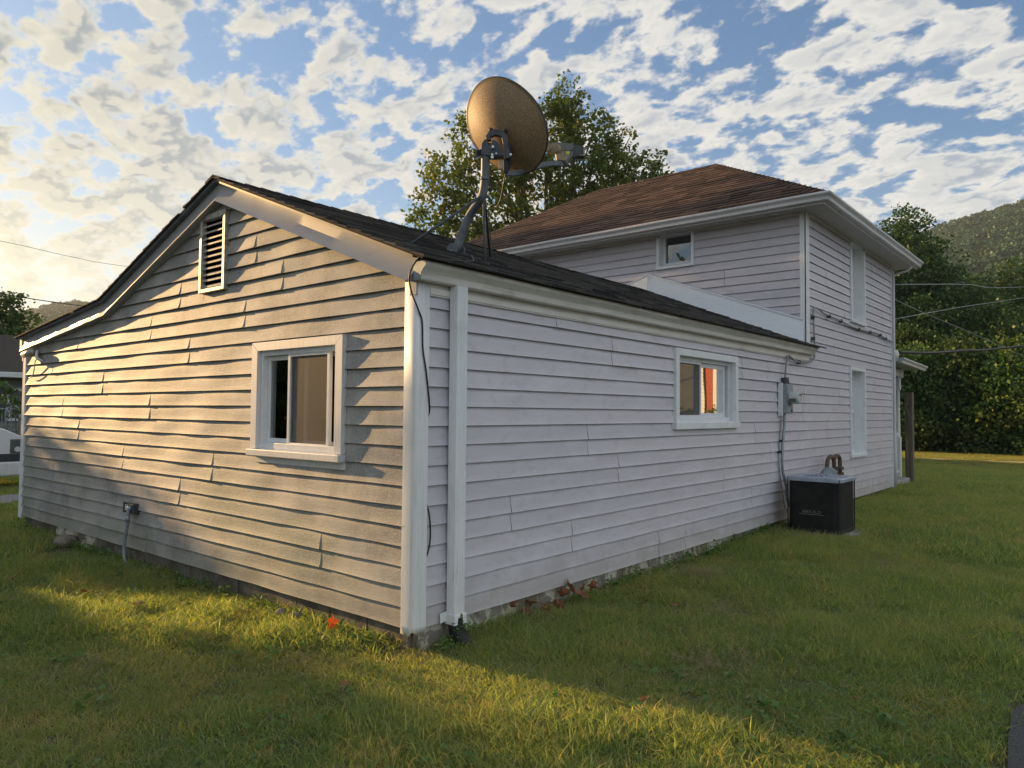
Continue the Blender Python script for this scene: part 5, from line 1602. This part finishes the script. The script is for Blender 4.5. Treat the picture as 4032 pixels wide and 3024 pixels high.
# wooded bank on the right
def at(az, d):
    p = polar(az, 0, d); return (p.x, p.y, -0.22)
def lobed(h, r, seed, k=7, z0=0.25, taper=0.5):
    g = random.Random(seed); o = []
    for i in range(k):
        q = (i + 0.5) / k
        zz = h * (z0 * 0.5 + (1 - z0 * 0.5) * q) * 0.93
        rr = r * (1 - taper * q) * g.uniform(0.5, 0.75)
        sp = r * (1 - q * 0.85)
        a = g.uniform(0, 6.28)
        o.append((math.cos(a) * sp * 0.5, math.sin(a) * sp * 0.5, zz, rr, rr, min(rr * 1.05, h - zz + 0.3)))
    o.append((0, 0, h * 0.35, r * 0.8, r * 0.8, h * 0.33)); o.append((0, 0, h * 0.62, r * 0.62, r * 0.62, h * 0.28))
    return o
GB = 'trees on the wooded bank'
bank = [
    ('Tallest dark pointed tree on the bank right of the upper eave', 11.2, 41, 12.4, 3.6, 'leaf_dark', 24000, 31, 0.55),
    ('Dark tree just left of the tallest one, its top touching the white eave', 13.6, 42, 11.4, 2.6, 'leaf_dark', 9000, 32, 0.5),
    ('Dark rounded tree filling the slope right of the tallest one', 8.9, 40, 8.7, 3.0, 'leaf_dark', 10000, 33, 0.35),
    ('Mid green round tree on the bank with sunlit top under the far hill', 6.6, 44, 9.1, 3.2, 'leaf_mid', 9500, 34, 0.3),
    ('Yellowish lit tree at the right photo edge below the hill', 4.5, 43, 9.3, 3.0, 'leaf_light', 9000, 35, 0.3),
    ('Tree beyond the right photo edge on the same bank', 1.2, 44, 10.0, 3.6, 'leaf_mid', 8000, 36, 0.3),
    ('Dark tree right behind the wires, filling the middle of the bank', 10.2, 38.5, 6.8, 3.0, 'leaf_dark', 9000, 37, 0.3),
    ('Dark tree behind the wires near the right photo edge', 5.8, 39, 6.6, 3.0, 'leaf_dark', 9000, 38, 0.3),
    ('Bright green ash like small tree in front of the bank right of the porch', 10.9, 35.5, 4.4, 1.5, 'leaf_light', 5000, 39, 0.4),
    ('Olive green bushy tree in front of the bank in the middle of the gap', 8.1, 35.5, 4.6, 2.0, 'leaf_mid', 7000, 40, 0.3),
    ('Bright green feathery tree in front of the bank by the right photo edge', 5.6, 35, 4.5, 2.0, 'leaf_light', 6500, 41, 0.3),
    ('Low dark thicket tree close behind the porch post', 12.9, 35, 4.2, 1.9, 'leaf_dark', 5500, 42, 0.3),
    ('Dark tree hidden mostly behind the two storey block', 15.5, 40, 9.0, 3.4, 'leaf_dark', 6000, 43, 0.3),
    ('Low dark tree at the far right end of the bank', 2.6, 36, 5.0, 2.6, 'leaf_dark', 6000, 44, 0.3),
]
for lab, az, d, h, r_, m_, n, sd, tp in bank:
    tree('deciduous_tree', lab, at(az, d), lobed(h, r_, sd, 11, 0.2, tp), int(n * 2.0), 0.155, 0.65, m_, 0.22, sd, GB, branches=8, shell=0.5)
# undergrowth along the foot of the bank
lob = []
g = random.Random(5)
for i in range(60):
    y = -16 + i * 0.55
    x = 31.6 - 0.06 * y + g.uniform(-0.5, 0.5)
    lob.append((x, y, -0.1 + g.uniform(0.1, 0.5), g.uniform(0.7, 1.3), g.uniform(0.7, 1.3), g.uniform(0.6, 1.5)))
P, C = crown_points(lob, 34000, 0.45, 77, shell=0.55)
o = link('undergrowth', leaf_mesh('undergrowth', P, 0.12, M['leaf_dark'], 3), M['leaf_dark']); tag(o, kind='stuff')

# left edge: spreading tree and sapling
lt = polar(77.0, 0, 36); lt.z = -0.2
def ll(az, el, d, rx, rz):
    p = polar(az, el, d); return (p.x - lt.x, p.y - lt.y, p.z - lt.z, rx, rx, rz)
tree('spreading_tree', 'dark spreading tree standing behind the grey neighbour house at the left photo edge', lt,
     [ll(76.5, 6.2, 36, 1.5, 0.65), ll(74.6, 5.8, 36, 0.9, 0.42), ll(76.5, 4.4, 36, 1.9, 0.7), ll(74.3, 4.6, 36, 0.9, 0.38), ll(73.3, 3.8, 36, 0.75, 0.28), ll(75.5, 3.3, 36, 1.8, 0.55), ll(73.0, 3.2, 36, 0.9, 0.32), ll(72.3, 3.35, 36, 0.5, 0.16), ll(78, 5, 36, 1.8, 0.9), ll(74.6, 2.4, 36, 1.6, 0.6), ll(75.2, 6.9, 36, 0.7, 0.3)],
     13000, 0.15, 0.42, 'leaf_dark', 0.28, 51, top=5.0, branches=22, shell=0.3)
tree('sapling', 'small bright leaved sapling beside the garden fence at the left photo edge', (2.2, 16.2, -0.2),
     [(0.05, 0.0, 2.05, 0.22, 0.22, 0.22), (0.35, 0.1, 1.45, 0.25, 0.2, 0.12), (-0.2, 0, 1.5, 0.25, 0.2, 0.2), (0.1, 0.1, 1.75, 0.16, 0.16, 0.16)], 260, 0.10, 0.25, 'leaf_light', 0.022, 52, top=2.1, branches=6, shell=0.1, cat='sapling')

tree('hedge', 'dark low hedge before the pale yellow house', (29.5, -11.6, -0.2), [(x * 0.86, x * 0.51, 0.8, 0.9, 0.9, 1.0) for x in np.arange(-4, 5, 1.1)], 6000, 0.2, 0.4, 'leaf_dark', 0, 81, cat='hedge', shell=0.3)

# trees added out of view to shade the lawn, upper west wall and post
SHADE = [(-5.66, 18.5, 8.0, 3.75, 61, 'Bushy tree beyond the left photo edge, nearest the white pickup'),
         (-11.0, 17.0, 8.5, 3.8, 62, 'Second bushy tree beyond the left photo edge'),
         (-15.5, 15.5, 9.0, 4.0, 63, 'Third bushy tree beyond the left photo edge'),
         (-12.0, 24.5, 10.0, 4.2, 64, 'Tall tree standing behind the bushy trees out of view on the left'),
         (1.2, 33.5, 14.0, 4.3, 65, 'Very tall tree out of view behind the neighbour house'),
         (13.5, 13.0, 6.3, 2.6, 66, 'Small tree hidden behind the two storey block, nearest its wall'),
         (17.5, 13.0, 7.0, 3.0, 67, 'Second small tree hidden behind the two storey block'),
         (21.5, 12.0, 7.5, 3.0, 68, 'Third small tree hidden behind the two storey block')]
for (x, y, h, r_, sd, lab) in SHADE:
    tree('deciduous_tree', lab, (x, y, -0.2), lobed(h, r_, sd, 10, 0.06, 0.22), 13000, 0.32, 0.8, 'leaf_mid', 0.25, sd, 'trees out of view around the house', branches=6, shell=0.25)
for az, d, h, sd in ((18.5, 41, 10.5, 71), (21.8, 42, 11, 72), (25.0, 41, 10, 73)):
    tree('deciduous_tree', {71: 'Dark tree hidden behind the two storey block, nearest the bank', 72: 'Dark tall tree hidden behind the middle of the brown roof', 73: 'Dark tree hidden behind the left part of the brown roof'}[sd], at(az, d), lobed(h, 3.4, sd, 9, 0.15, 0.3), 7000, 0.3, 0.8, 'leaf_dark', 0.25, sd, GB, branches=6, shell=0.4)
hl = [(x, 0, z, 0.75, 0.7, 0.62) for x in np.arange(-1.9, 1.95, 0.62) for z in (0.6, 1.4, 2.2, 2.9, 3.3)] + [(g.uniform(-1.9, 1.9), 0, 3.75 + g.uniform(-0.35, 0.3), 0.28, 0.4, 0.35) for _ in range(7)]
tree('hedge', 'tall clipped hedge out of view beyond the white pickup', (-2.2, 19.5, -0.2), hl, 12000, 0.22, 0.45, 'leaf_mid', 0, 80, cat='hedge', shell=0.2)  # added out of view, its height shaped to shade the lower gable wall

# ================================================================ hills with forest
def ridge_el(az):
    pts = [(-180, 4), (-40, 10), (-20, 15), (0, 13.8), (4.7, 12.9), (7.0, 12.5), (9.5, 11.9), (12.5, 10.8), (18, 9), (30, 5), (55, 3.5), (66, 5.2), (68.5, 6.4), (70.7, 6.7), (72.6, 6.35), (74, 5.75), (76, 5.5), (85, 6), (95, 4.5), (105, 1.0), (120, 3), (180, 4)]
    for (a, e), (c, f) in zip(pts, pts[1:]):
        if a <= az <= c: return e + (f - e) * (az - a) / (c - a)
    return 4


def rdist(az):
    return 430 if az < 40 else 650
def hill_h(az, r):
    R = rdist(az); H = math.tan(math.radians(ridge_el(az))) * R
    t = max(0.0, min(1.0, (r - R * 0.22) / (R * 0.78)))
    h = H * (t ** 1.15)
    if r > R: h = H * (1 - 0.15 * (r - R) / R)
    return h - 6.0 + 6.0 * min(1, t * 3) - (4 if t == 0 else 0)


def hills():
    b = MB(); A = np.arange(-60, 111, 1.5); T = [0.2, 0.25, 0.32, 0.4, 0.5, 0.6, 0.7, 0.8, 0.9, 1.0, 1.12, 1.3]
    vs = []
    for a in A:
        for t in T:
            r = rdist(a) * t
            vs.append((CAM.x + r * math.cos(math.radians(a)), CAM.y + r * math.sin(math.radians(a)), hill_h(a, r) - 1.0))
    n = len(T)
    skip = [i for i, a in enumerate(A) if 38.9 < a < 40.6]
    b.add(vs, [(i * n + j, i * n + j + 1, (i + 1) * n + j + 1, (i + 1) * n + j) for i in range(len(A) - 1) for j in range(n - 1) if i not in skip])
    tag(b.build('hills', M['hill_floor'], smooth=True), kind='structure')
hills()


def scatter(name, points, rots, scales, idx, sources, kind='stuff'):
    """one object that scatters copies of a few source meshes over its points"""
    me = bpy.data.meshes.new(name)
    me.from_pydata([tuple(p) for p in points], [], [])
    for nm, typ, dat in (('rot', 'FLOAT', rots), ('scl', 'FLOAT', scales), ('idx', 'INT', idx)):
        a = me.attributes.new(nm, typ, 'POINT'); a.data.foreach_set('value', list(dat))
    o = bpy.data.objects.new(name, me); COL.objects.link(o)
    coll = bpy.data.collections.new(name + '_pieces')
    for i, s in enumerate(sources):
        so_ = bpy.data.objects.new('%s_piece%02d' % (name, i), s); coll.objects.link(so_)
    ng = bpy.data.node_groups.new(name, 'GeometryNodeTree')
    ng.interface.new_socket('Geometry', in_out='INPUT', socket_type='NodeSocketGeometry'); ng.interface.new_socket('Geometry', in_out='OUTPUT', socket_type='NodeSocketGeometry')
    gi = ng.nodes.new('NodeGroupInput'); go = ng.nodes.new('NodeGroupOutput')
    ci = ng.nodes.new('GeometryNodeCollectionInfo'); ci.inputs[0].default_value = coll; ci.inputs['Separate Children'].default_value = True; ci.inputs['Reset Children'].default_value = True
    iop = ng.nodes.new('GeometryNodeInstanceOnPoints'); iop.inputs['Pick Instance'].default_value = True
    def attr(nm, typ):
        a = ng.nodes.new('GeometryNodeInputNamedAttribute'); a.data_type = typ; a.inputs['Name'].default_value = nm; return a.outputs['Attribute']
    cx = ng.nodes.new('ShaderNodeCombineXYZ')
    ng.links.new(attr('rot', 'FLOAT'), cx.inputs[2])
    ng.links.new(gi.outputs[0], iop.inputs['Points']); ng.links.new(ci.outputs[0], iop.inputs['Instance'])
    ng.links.new(attr('idx', 'INT'), iop.inputs['Instance Index']); ng.links.new(cx.outputs[0], iop.inputs['Rotation']); ng.links.new(attr('scl', 'FLOAT'), iop.inputs['Scale'])
    ng.links.new(iop.outputs[0], go.inputs[0])
    m = o.modifiers.new('scatter', 'NODES'); m.node_group = ng
    o['kind'] = kind
    return o


def forest():
    srcs = []
    for k in range(4):
        lob = [(0, 0, 5, 3.2, 3.2, 4.2)] + [(math.cos(a) * 2.3, math.sin(a) * 2.3, 5 + random.uniform(-1.5, 2.5), 1.8, 1.8, 1.7) for a in (0.3, 1.6, 2.9, 4.1, 5.3)]
        P, C = crown_points(lob, 1500, 1.1, 90 + k, per=14, shell=0.75)
        srcs.append(leaf_mesh('forest_crown', P, 0.95, M['leaf_hill'], 90 + k))
    pts = []; g = random.Random(3)
    for (a0, a1, cnt, rmin) in ((-14, 17, 4200, 0.42), (60, 92, 1500, 0.55)):
        for i in range(cnt):
            a = g.uniform(a0, a1); R = rdist(a); t = math.sqrt(g.uniform(rmin ** 2, 1.02 ** 2)); r = R * t
            pts.append((CAM.x + r * math.cos(math.radians(a)), CAM.y + r * math.sin(math.radians(a)), hill_h(a, r) - 1.5))
    for (a0, a1, step) in ((-10, 17, 0.8), (62, 86, 0.42)):
        a = a0
        while a < a1:
            R = rdist(a); pts.append((CAM.x + R * math.cos(math.radians(a)), CAM.y + R * math.sin(math.radians(a)), hill_h(a, R) - g.uniform(0.5, 3))); a += step * g.uniform(0.5, 1.5)
    n = len(pts)
    scatter('hill_forest', pts, [g.uniform(0, 6.28) for _ in pts], [g.uniform(0.6, 1.15) for _ in pts], [g.randrange(4) for _ in pts], srcs)
forest()

# ================================================================ power lines
def wire(label, pts, r=0.012, m='black'):
    b = MB(); b.tube(curve(pts, 10), r, 6)
    tag(b.build('power_line', M[m], smooth=True), label, 'power line', 'overhead wires')
wire('black wire crossing the pale sky low at the left photo edge', [polar(84, 8.2, 26), polar(75.4, 7.30, 27), polar(72.6, 7.02, 28), polar(70.1, 6.86, 30), polar(60, 6.2, 36)], 0.016)
wire('thin faint wire higher in the sky at the left photo edge', [polar(84, 11.2, 34), polar(75.5, 10.62, 36), polar(71.5, 10.1, 38), polar(68.1, 9.80, 40), polar(55, 9, 45)], 0.009)
EW = Vector((XE + 0.02, -0.04, 3.62))
wire('pale wire crossing the dark trees highest at the right photo edge', [Vector((XE + 0.06, -0.04, 3.9)), polar(8, 8.72, 20), polar(4.8, 8.28, 22), polar(-6, 7.9, 30)], 0.011, 'cable_grey')
wire('thin wire rising to the right across the dark trees', [Vector((XE + 0.04, -0.04, 3.22)), polar(8, 7.28, 21), polar(4.8, 7.60, 24), polar(-6, 8.6, 34)], 0.009, 'cable_grey')
wire('thick twisted black service line from the porch roof to the right photo edge', [Vector((XE + 0.10, -0.10, 2.58)), polar(10, 4.24, 17.6), polar(8.1, 4.34, 19.6), polar(4.87, 4.51, 23), polar(-6, 5.6, 33)], 0.032)
wire('faint thin wire falling from the upper corner across the dark trees', [EW, polar(10.5, 7.0, 18), polar(8.2, 5.75, 21), polar(5, 3.9, 25)], 0.007, 'cable_grey')

# ================================================================ leaves on the ground, stones, litter
def dead_leaf(p, size, m, label, seed, group=None, tilt=0.5):
    g = random.Random(seed)
    k = 10; vs = [(0, 0, 0)]
    for i in range(k):
        a = 2 * PI * i / k
        rr = size * (0.55 if i % 2 else 1.0) * g.uniform(0.75, 1.1)
        vs.append((math.cos(a) * rr * 0.6, math.sin(a) * rr * 0.6, size * g.uniform(0.0, 0.30)))
    vs.append((-size * 1.0, 0, 0.01)); 
    R = Matrix.Rotation(g.uniform(0, 6.28), 4, 'Z') @ Matrix.Rotation(tilt * g.uniform(0.5, 1.3), 4, 'X')
    b = MB(); b.add([R @ Vector(v) for v in vs], [(0, 1 + i, 1 + (i + 1) % k) for i in range(k)])
    me = bpy.data.meshes.new('fallen_leaf'); me.from_pydata([tuple(v) for v in b.v], [], b.f)
    o = link('fallen_leaf', me, M[m]); o.location = (p[0], p[1], gz(p[0], p[1]) + p[2])
    return tag(o, label, 'leaf', group)
dead_leaf((-0.17, 0.60, 0.12), 0.095, 'leaf_red', 'bright red leaf standing in the grass left of the white corner post', 1, tilt=1.3)
dead_leaf((-0.70, -0.24, 0.075), 0.05, 'leaf_brown', 'small dark red leaf in the shaded lawn below the red leaf', 2, tilt=1.0)
dead_leaf((-0.72, 2.22, 0.065), 0.10, 'leaf_tan', 'large tan crumpled leaf in the lawn before the gable window', 3, tilt=0.3)
dead_leaf((-0.82, 2.98, 0.06), 0.08, 'leaf_brown', 'dark brown leaf in the lawn left of the tan crumpled leaf', 4)
dead_leaf((-1.05, 3.9, 0.06), 0.07, 'leaf_brown', 'reddish leaf in the lawn at the lower left', 5)
dead_leaf((0.15, -1.55, 0.075), 0.04, 'leaf_brown', 'small rusty leaf in the sunlit strip of grass', 6, tilt=1.0)
dead_leaf((1.95, -0.78, 0.07), 0.07, 'leaf_brown', 'brown leaf in the shaded lawn right of the leaf heap', 7)
dead_leaf((0.9, -2.35, 0.07), 0.05, 'leaf_brown', 'brown leaf in the dark lawn at lower right', 8)
dead_leaf((2.1, -0.12, 0.08), 0.06, 'leaf_tan', 'tan leaf in grass close to the long wall', 9)
g = random.Random(12)
HEAP = ['curled brown leaf nearest the black drain elbow', 'small brown leaf second from the drain elbow, lying low', 'upright brown leaf third from the drain elbow', 'low brown leaf fourth from the drain elbow', 'brown leaf in the middle of the heap, furthest out on the grass',
        'broad brown leaf leaning on the foundation at the middle of the heap', 'largest brown leaf, standing highest against the painted foundation', 'large brown leaf just in front of the highest standing one', 'brown leaf right of the large standing pair', 'rightmost brown leaf of the heap against the foundation', 'flat brown leaf tucked close under the siding, middle of the heap', 'small flat brown leaf furthest forward in the left half of the heap']
spots = [(0.98, 0.00, 0.12, 0.13), (1.06, -0.06, 0.06, 0.11), (1.16, -0.02, 0.10, 0.13), (1.27, -0.07, 0.06, 0.12), (1.36, -0.12, 0.07, 0.12), (1.50, -0.08, 0.12, 0.15), (1.60, -0.05, 0.15, 0.16), (1.66, -0.12, 0.09, 0.15), (1.76, -0.08, 0.12, 0.12), (1.92, -0.07, 0.10, 0.13), (1.44, -0.02, 0.05, 0.1), (1.22, -0.13, 0.05, 0.11)]
for i, (x, y, z, s) in enumerate(spots):
    dead_leaf((x, y, z), s * 0.8, 'leaf_brown', HEAP[i], 20 + i, 'brown leaves heaped against the foundation', tilt=1.0)
def stone(p, s, lab, seed):
    g = np.random.default_rng(seed)
    b = MB(); vs = []; fs = []
    for i in range(7):
        th = PI * i / 6
        for k in range(9):
            ph = 2 * PI * k / 9
            rr = s * (1 + g.uniform(-0.12, 0.12))
            vs.append((p[0] + rr * math.sin(th) * math.cos(ph) * 1.2, p[1] + rr * math.sin(th) * math.sin(ph), gz(p[0], p[1]) + p[2] + rr * math.cos(th) * 0.7))
    b.add(vs, [(i * 9 + k, i * 9 + (k + 1) % 9, (i + 1) * 9 + (k + 1) % 9, (i + 1) * 9 + k) for i in range(6) for k in range(9)])
    tag(b.build('stone', M['stone'], smooth=True), lab, 'stone')
stone((-0.10, 1.12, 0.05), 0.045, 'brown stone against the dark foundation under the gable window', 1)
stone((-0.11, 1.28, 0.05), 0.038, 'smaller brown stone left of the other under the gable window', 2)
stone((-0.10, 5.55, 0.06), 0.11, 'large rough stone at the foot of the gable wall near its left end', 3)

# ================================================================ grass
def blade_patch(size, n, h0, h1, wid, seed, lean=0.55, clover=0):
    g = np.random.default_rng(seed)
    x = g.uniform(-size / 2, size / 2, n); y = g.uniform(-size / 2, size / 2, n)
    a = g.uniform(0, 2 * PI, n); h = g.uniform(h0, h1, n) * (0.75 + 0.5 * g.random(n) ** 3)
    ln = h * lean * g.uniform(0.2, 1.8, n); la = g.uniform(0, 2 * PI, n)
    dx, dy = np.cos(a) * wid / 2, np.sin(a) * wid / 2
    lx, ly = np.cos(la) * ln, np.sin(la) * ln
    w = g.uniform(0.6, 1.3, n)
    V = np.zeros((n, 5, 3), dtype=np.float32)
    V[:, 0] = np.stack([x - dx * w, y - dy * w, np.zeros(n)], 1); V[:, 1] = np.stack([x + dx * w, y + dy * w, np.zeros(n)], 1)
    V[:, 2] = np.stack([x + dx * w * .8 + lx * .35, y + dy * w * .8 + ly * .35, h * .6], 1); V[:, 3] = np.stack([x - dx * w * .8 + lx * .35, y - dy * w * .8 + ly * .35, h * .6], 1)
    V[:, 4] = np.stack([x + lx, y + ly, h], 1)
    me = bpy.data.meshes.new('grass_patch')
    nv = n * 5
    me.vertices.add(nv); me.vertices.foreach_set('co', V.reshape(-1))
    base = np.arange(n) * 5
    li = np.concatenate([np.stack([base, base + 1, base + 2, base + 3], 1), np.stack([base + 3, base + 2, base + 4], 1)], 1).reshape(-1)
    me.loops.add(len(li)); me.loops.foreach_set('vertex_index', li.astype(np.int32))
    st = np.stack([np.arange(n) * 7, np.arange(n) * 7 + 4], 1).reshape(-1)
    me.polygons.add(2 * n); me.polygons.foreach_set('loop_start', st.astype(np.int32)); me.polygons.foreach_set('loop_total', np.tile([4, 3], n).astype(np.int32))
    me.update(calc_edges=True)
    me.materials.append(M['grass'])
    return me


def in_view(x, y, margin=5):
    dx, dy = x - CAM.x, y - CAM.y
    a = math.degrees(math.atan2(dy, dx))
    return -2 - margin < a < 76 + margin


def blocked(x, y):
    if x > 0.03 and 0.03 < y < 8 and x < XE: return True
    if 5.86 < x < 6.84 and -0.9 < y < -0.1: return True
    if y < -3.09 + 0.062 * x + 0.04: return True
    if XE < x < 14.7 and 0.0 < y < 3: return True
    return False


def lawn():
    g = random.Random(8)
    fine = [blade_patch(0.27, 440, 0.022, 0.062, 0.0048, 100 + i, 1.1) for i in range(5)] + [blade_patch(0.27, 390, 0.035, 0.092, 0.0048, 110 + i, 0.8) for i in range(2)]
    pts = []; rot = []; sc = []; ix = []
    s = 0.16
    x = -3.4
    while x < 9.5:
        y = -4.6
        while y < 10.5:
            d = math.hypot(x - CAM.x, y - CAM.y)
            px, py = x + g.uniform(-.07, .07), y + g.uniform(-.07, .07)
            if 1.3 < d < 9.0 and in_view(px, py) and not blocked(px, py):
                tall = 0.7 * math.sin(px * 1.3 + 0.4) * math.sin(py * 1.1 + 1.0) + 0.5 * math.sin(px * 3.1 + py * 2.3) + 0.6 * math.sin(px * 7.3 + 1) * math.sin(py * 6.1 + px)
                if px > 0.5 and py < 0: tall += 0.35
                k = 1.0 + 0.28 * tall
                if 9.5 < py < 11.3: y += s; continue
                pts.append((px, py, gz(px, py) - 0.005)); rot.append(g.uniform(0, 6.28)); sc.append(max(0.88, k) * g.uniform(0.85, 1.15)); ix.append(g.randrange(5) if tall < 0.35 else 5 + g.randrange(2))
            y += s
        x += s
    scatter('grass', pts, rot, sc, ix, fine)
    far = [blade_patch(0.8, 1500, 0.045, 0.105, 0.009, 120 + i, 0.6) for i in range(4)]
    pts = []; rot = []; sc = []; ix = []
    s = 0.5; x = -3
    while x < 34:
        y = -15
        while y < 26:
            d = math.hypot(x - CAM.x, y - CAM.y)
            px, py = x + g.uniform(-.2, .2), y + g.uniform(-.2, .2)
            if d >= 8.7 and in_view(px, py, 3) and not blocked(px, py) and not (0 < px < 12.2 and 0 < py < 9) and (d >= 8.9) and not (9.6 < py < 11.3 and px < 11) and not (25.75 - 0.1 * py < px < 26.95 - 0.1 * py):
                if px > 12 and py > 5: y += s; continue
                k = 1.0
                if 22 < px < 25.4 - 0.1 * py: k = 0.45
                pts.append((px, py, gz(px, py) - 0.005)); rot.append(g.uniform(0, 6.28)); sc.append(k * g.uniform(0.85, 1.2)); ix.append(g.randrange(4))
            y += s
        x += s
    scatter('far_grass', pts, rot, sc, ix, far)
    # clover and other low broad leaves among the blades
    gg = np.random.default_rng(4)
    n = 26000
    xy = np.stack([gg.uniform(-3.2, 5.0, n), gg.uniform(-3.4, 6.5, n)], 1)
    keep = []
    for (px, py) in xy:
        d = math.hypot(px - CAM.x, py - CAM.y)
        if 1.2 < d < 7 and in_view(px, py) and not blocked(px, py):
            f = math.sin(px * 2.1 + 1) * math.sin(py * 1.9) + 0.4 * math.sin(px * 5 + py * 4)
            if f > gg.uniform(-0.4, 1.0): keep.append((px, py, gz(px, py) + gg.uniform(0.02, 0.06)))
    o = link('clover', leaf_mesh('clover', np.array(keep), 0.030, M['leaf_clover'], 9, up=1.6, aspect=0.9), M['leaf_clover']); tag(o, kind='stuff')
    # broad leaved weeds in loose rosettes
    ctr = [(gg.uniform(-2.6, 3.5), gg.uniform(-2.6, 4.5)) for _ in range(75)]
    lob = [(x, y, gz(x, y) + 0.045, 0.10, 0.10, 0.03) for (x, y) in ctr if in_view(x, y) and not blocked(x, y) and math.hypot(x - CAM.x, y - CAM.y) > 1.6]
    P, C = crown_points(lob, 600, 0.05, 31, per=5, shell=0.2)
    o = link('broad_weeds', leaf_mesh('broad_weeds', P, 0.042, M['leaf_clover'], 13, up=1.4, aspect=0.8), M['leaf_clover']); tag(o, kind='stuff')
    # creeping weeds along the foot of the walls
    lob = [(x, -0.05, gz(x, 0) + 0.05, 0.12, 0.06, 0.06) for x in np.arange(1.9, 5.8, 0.16)] + [(-0.08, y, gz(0, y) + 0.03, 0.06, 0.12, 0.05) for y in np.arange(0.3, 7.2, 0.2)] + [(0.25, -0.12, -0.08, 0.14, 0.07, 0.10)]
    P, C = crown_points(lob, 3400, 0.09, 6, per=12)
    P = P[(P[:, 1] < -0.02) | (P[:, 0] < -0.02)]
    o = link('weeds', leaf_mesh('weeds', P, 0.030, M['leaf_clover'], 12, up=0.8), M['leaf_mid']); tag(o, kind='stuff')
    # cut hay lying in the lawn
    pts = []
    for (hx, hy, r_, n_) in ((3.05, -0.45, 0.33, 900), (2.1, -1.1, 0.5, 500), (4.6, -1.6, 0.8, 600), (1.0, -1.5, 0.6, 350), (6.4, -1.25, 0.5, 350), (-1.4, 1.2, 0.8, 350), (5.9, -0.75, 0.35, 250), (-0.6, 0.3, 1.6, 900), (1.2, -1.6, 1.6, 900), (3.5, -1.3, 2.0, 900), (-1.3, 3.0, 1.8, 700), (8.0, -1.2, 2.4, 700)):
        for i in range(n_):
            a = gg.uniform(0, 6.28); rr = r_ * abs(gg.normal()) * 0.6
            pts.append((hx + rr * math.cos(a) * 1.4, hy + rr * math.sin(a), 0.03 + 0.07 * gg.random()))
    vs = []; fs = []
    for (px, py, pz) in pts:
        if blocked(px, py): continue
        a = gg.uniform(0, 6.28); L = gg.uniform(0.02, 0.07); z = gz(px, py) + pz
        dx, dy, dz = math.cos(a) * L, math.sin(a) * L, gg.uniform(-0.015, 0.03); w = 0.0018
        o_ = len(vs)
        vs += [(px - dx - dy / L * w, py - dy + dx / L * w, z), (px - dx + dy / L * w, py - dy - dx / L * w, z), (px + dx, py + dy, z + dz)]
        fs.append((o_, o_ + 1, o_ + 2))
    b = MB(); b.add(vs, fs); tag(b.build('cut_hay', M['hay']), kind='stuff')
lawn()

# ================================================================ the air
def haze():
    b = MB(); b.box(-500, 560, -450, 700, -6.0, 118)
    o = b.build('haze', None)
    m = bpy.data.materials.new('haze'); m.use_nodes = True; t = m.node_tree; t.nodes.clear()
    N = NT(t)
    v = N.n('ShaderNodeVolumePrincipled', {'Color': (0.86, 0.93, 1.0, 1), 'Density': 0.00032, 'Anisotropy': 0.25})
    out = N.n('ShaderNodeOutputMaterial'); N.l(v.outputs[0], out.inputs['Volume'])
    o.data.materials.append(m); o['kind'] = 'stuff'
haze()
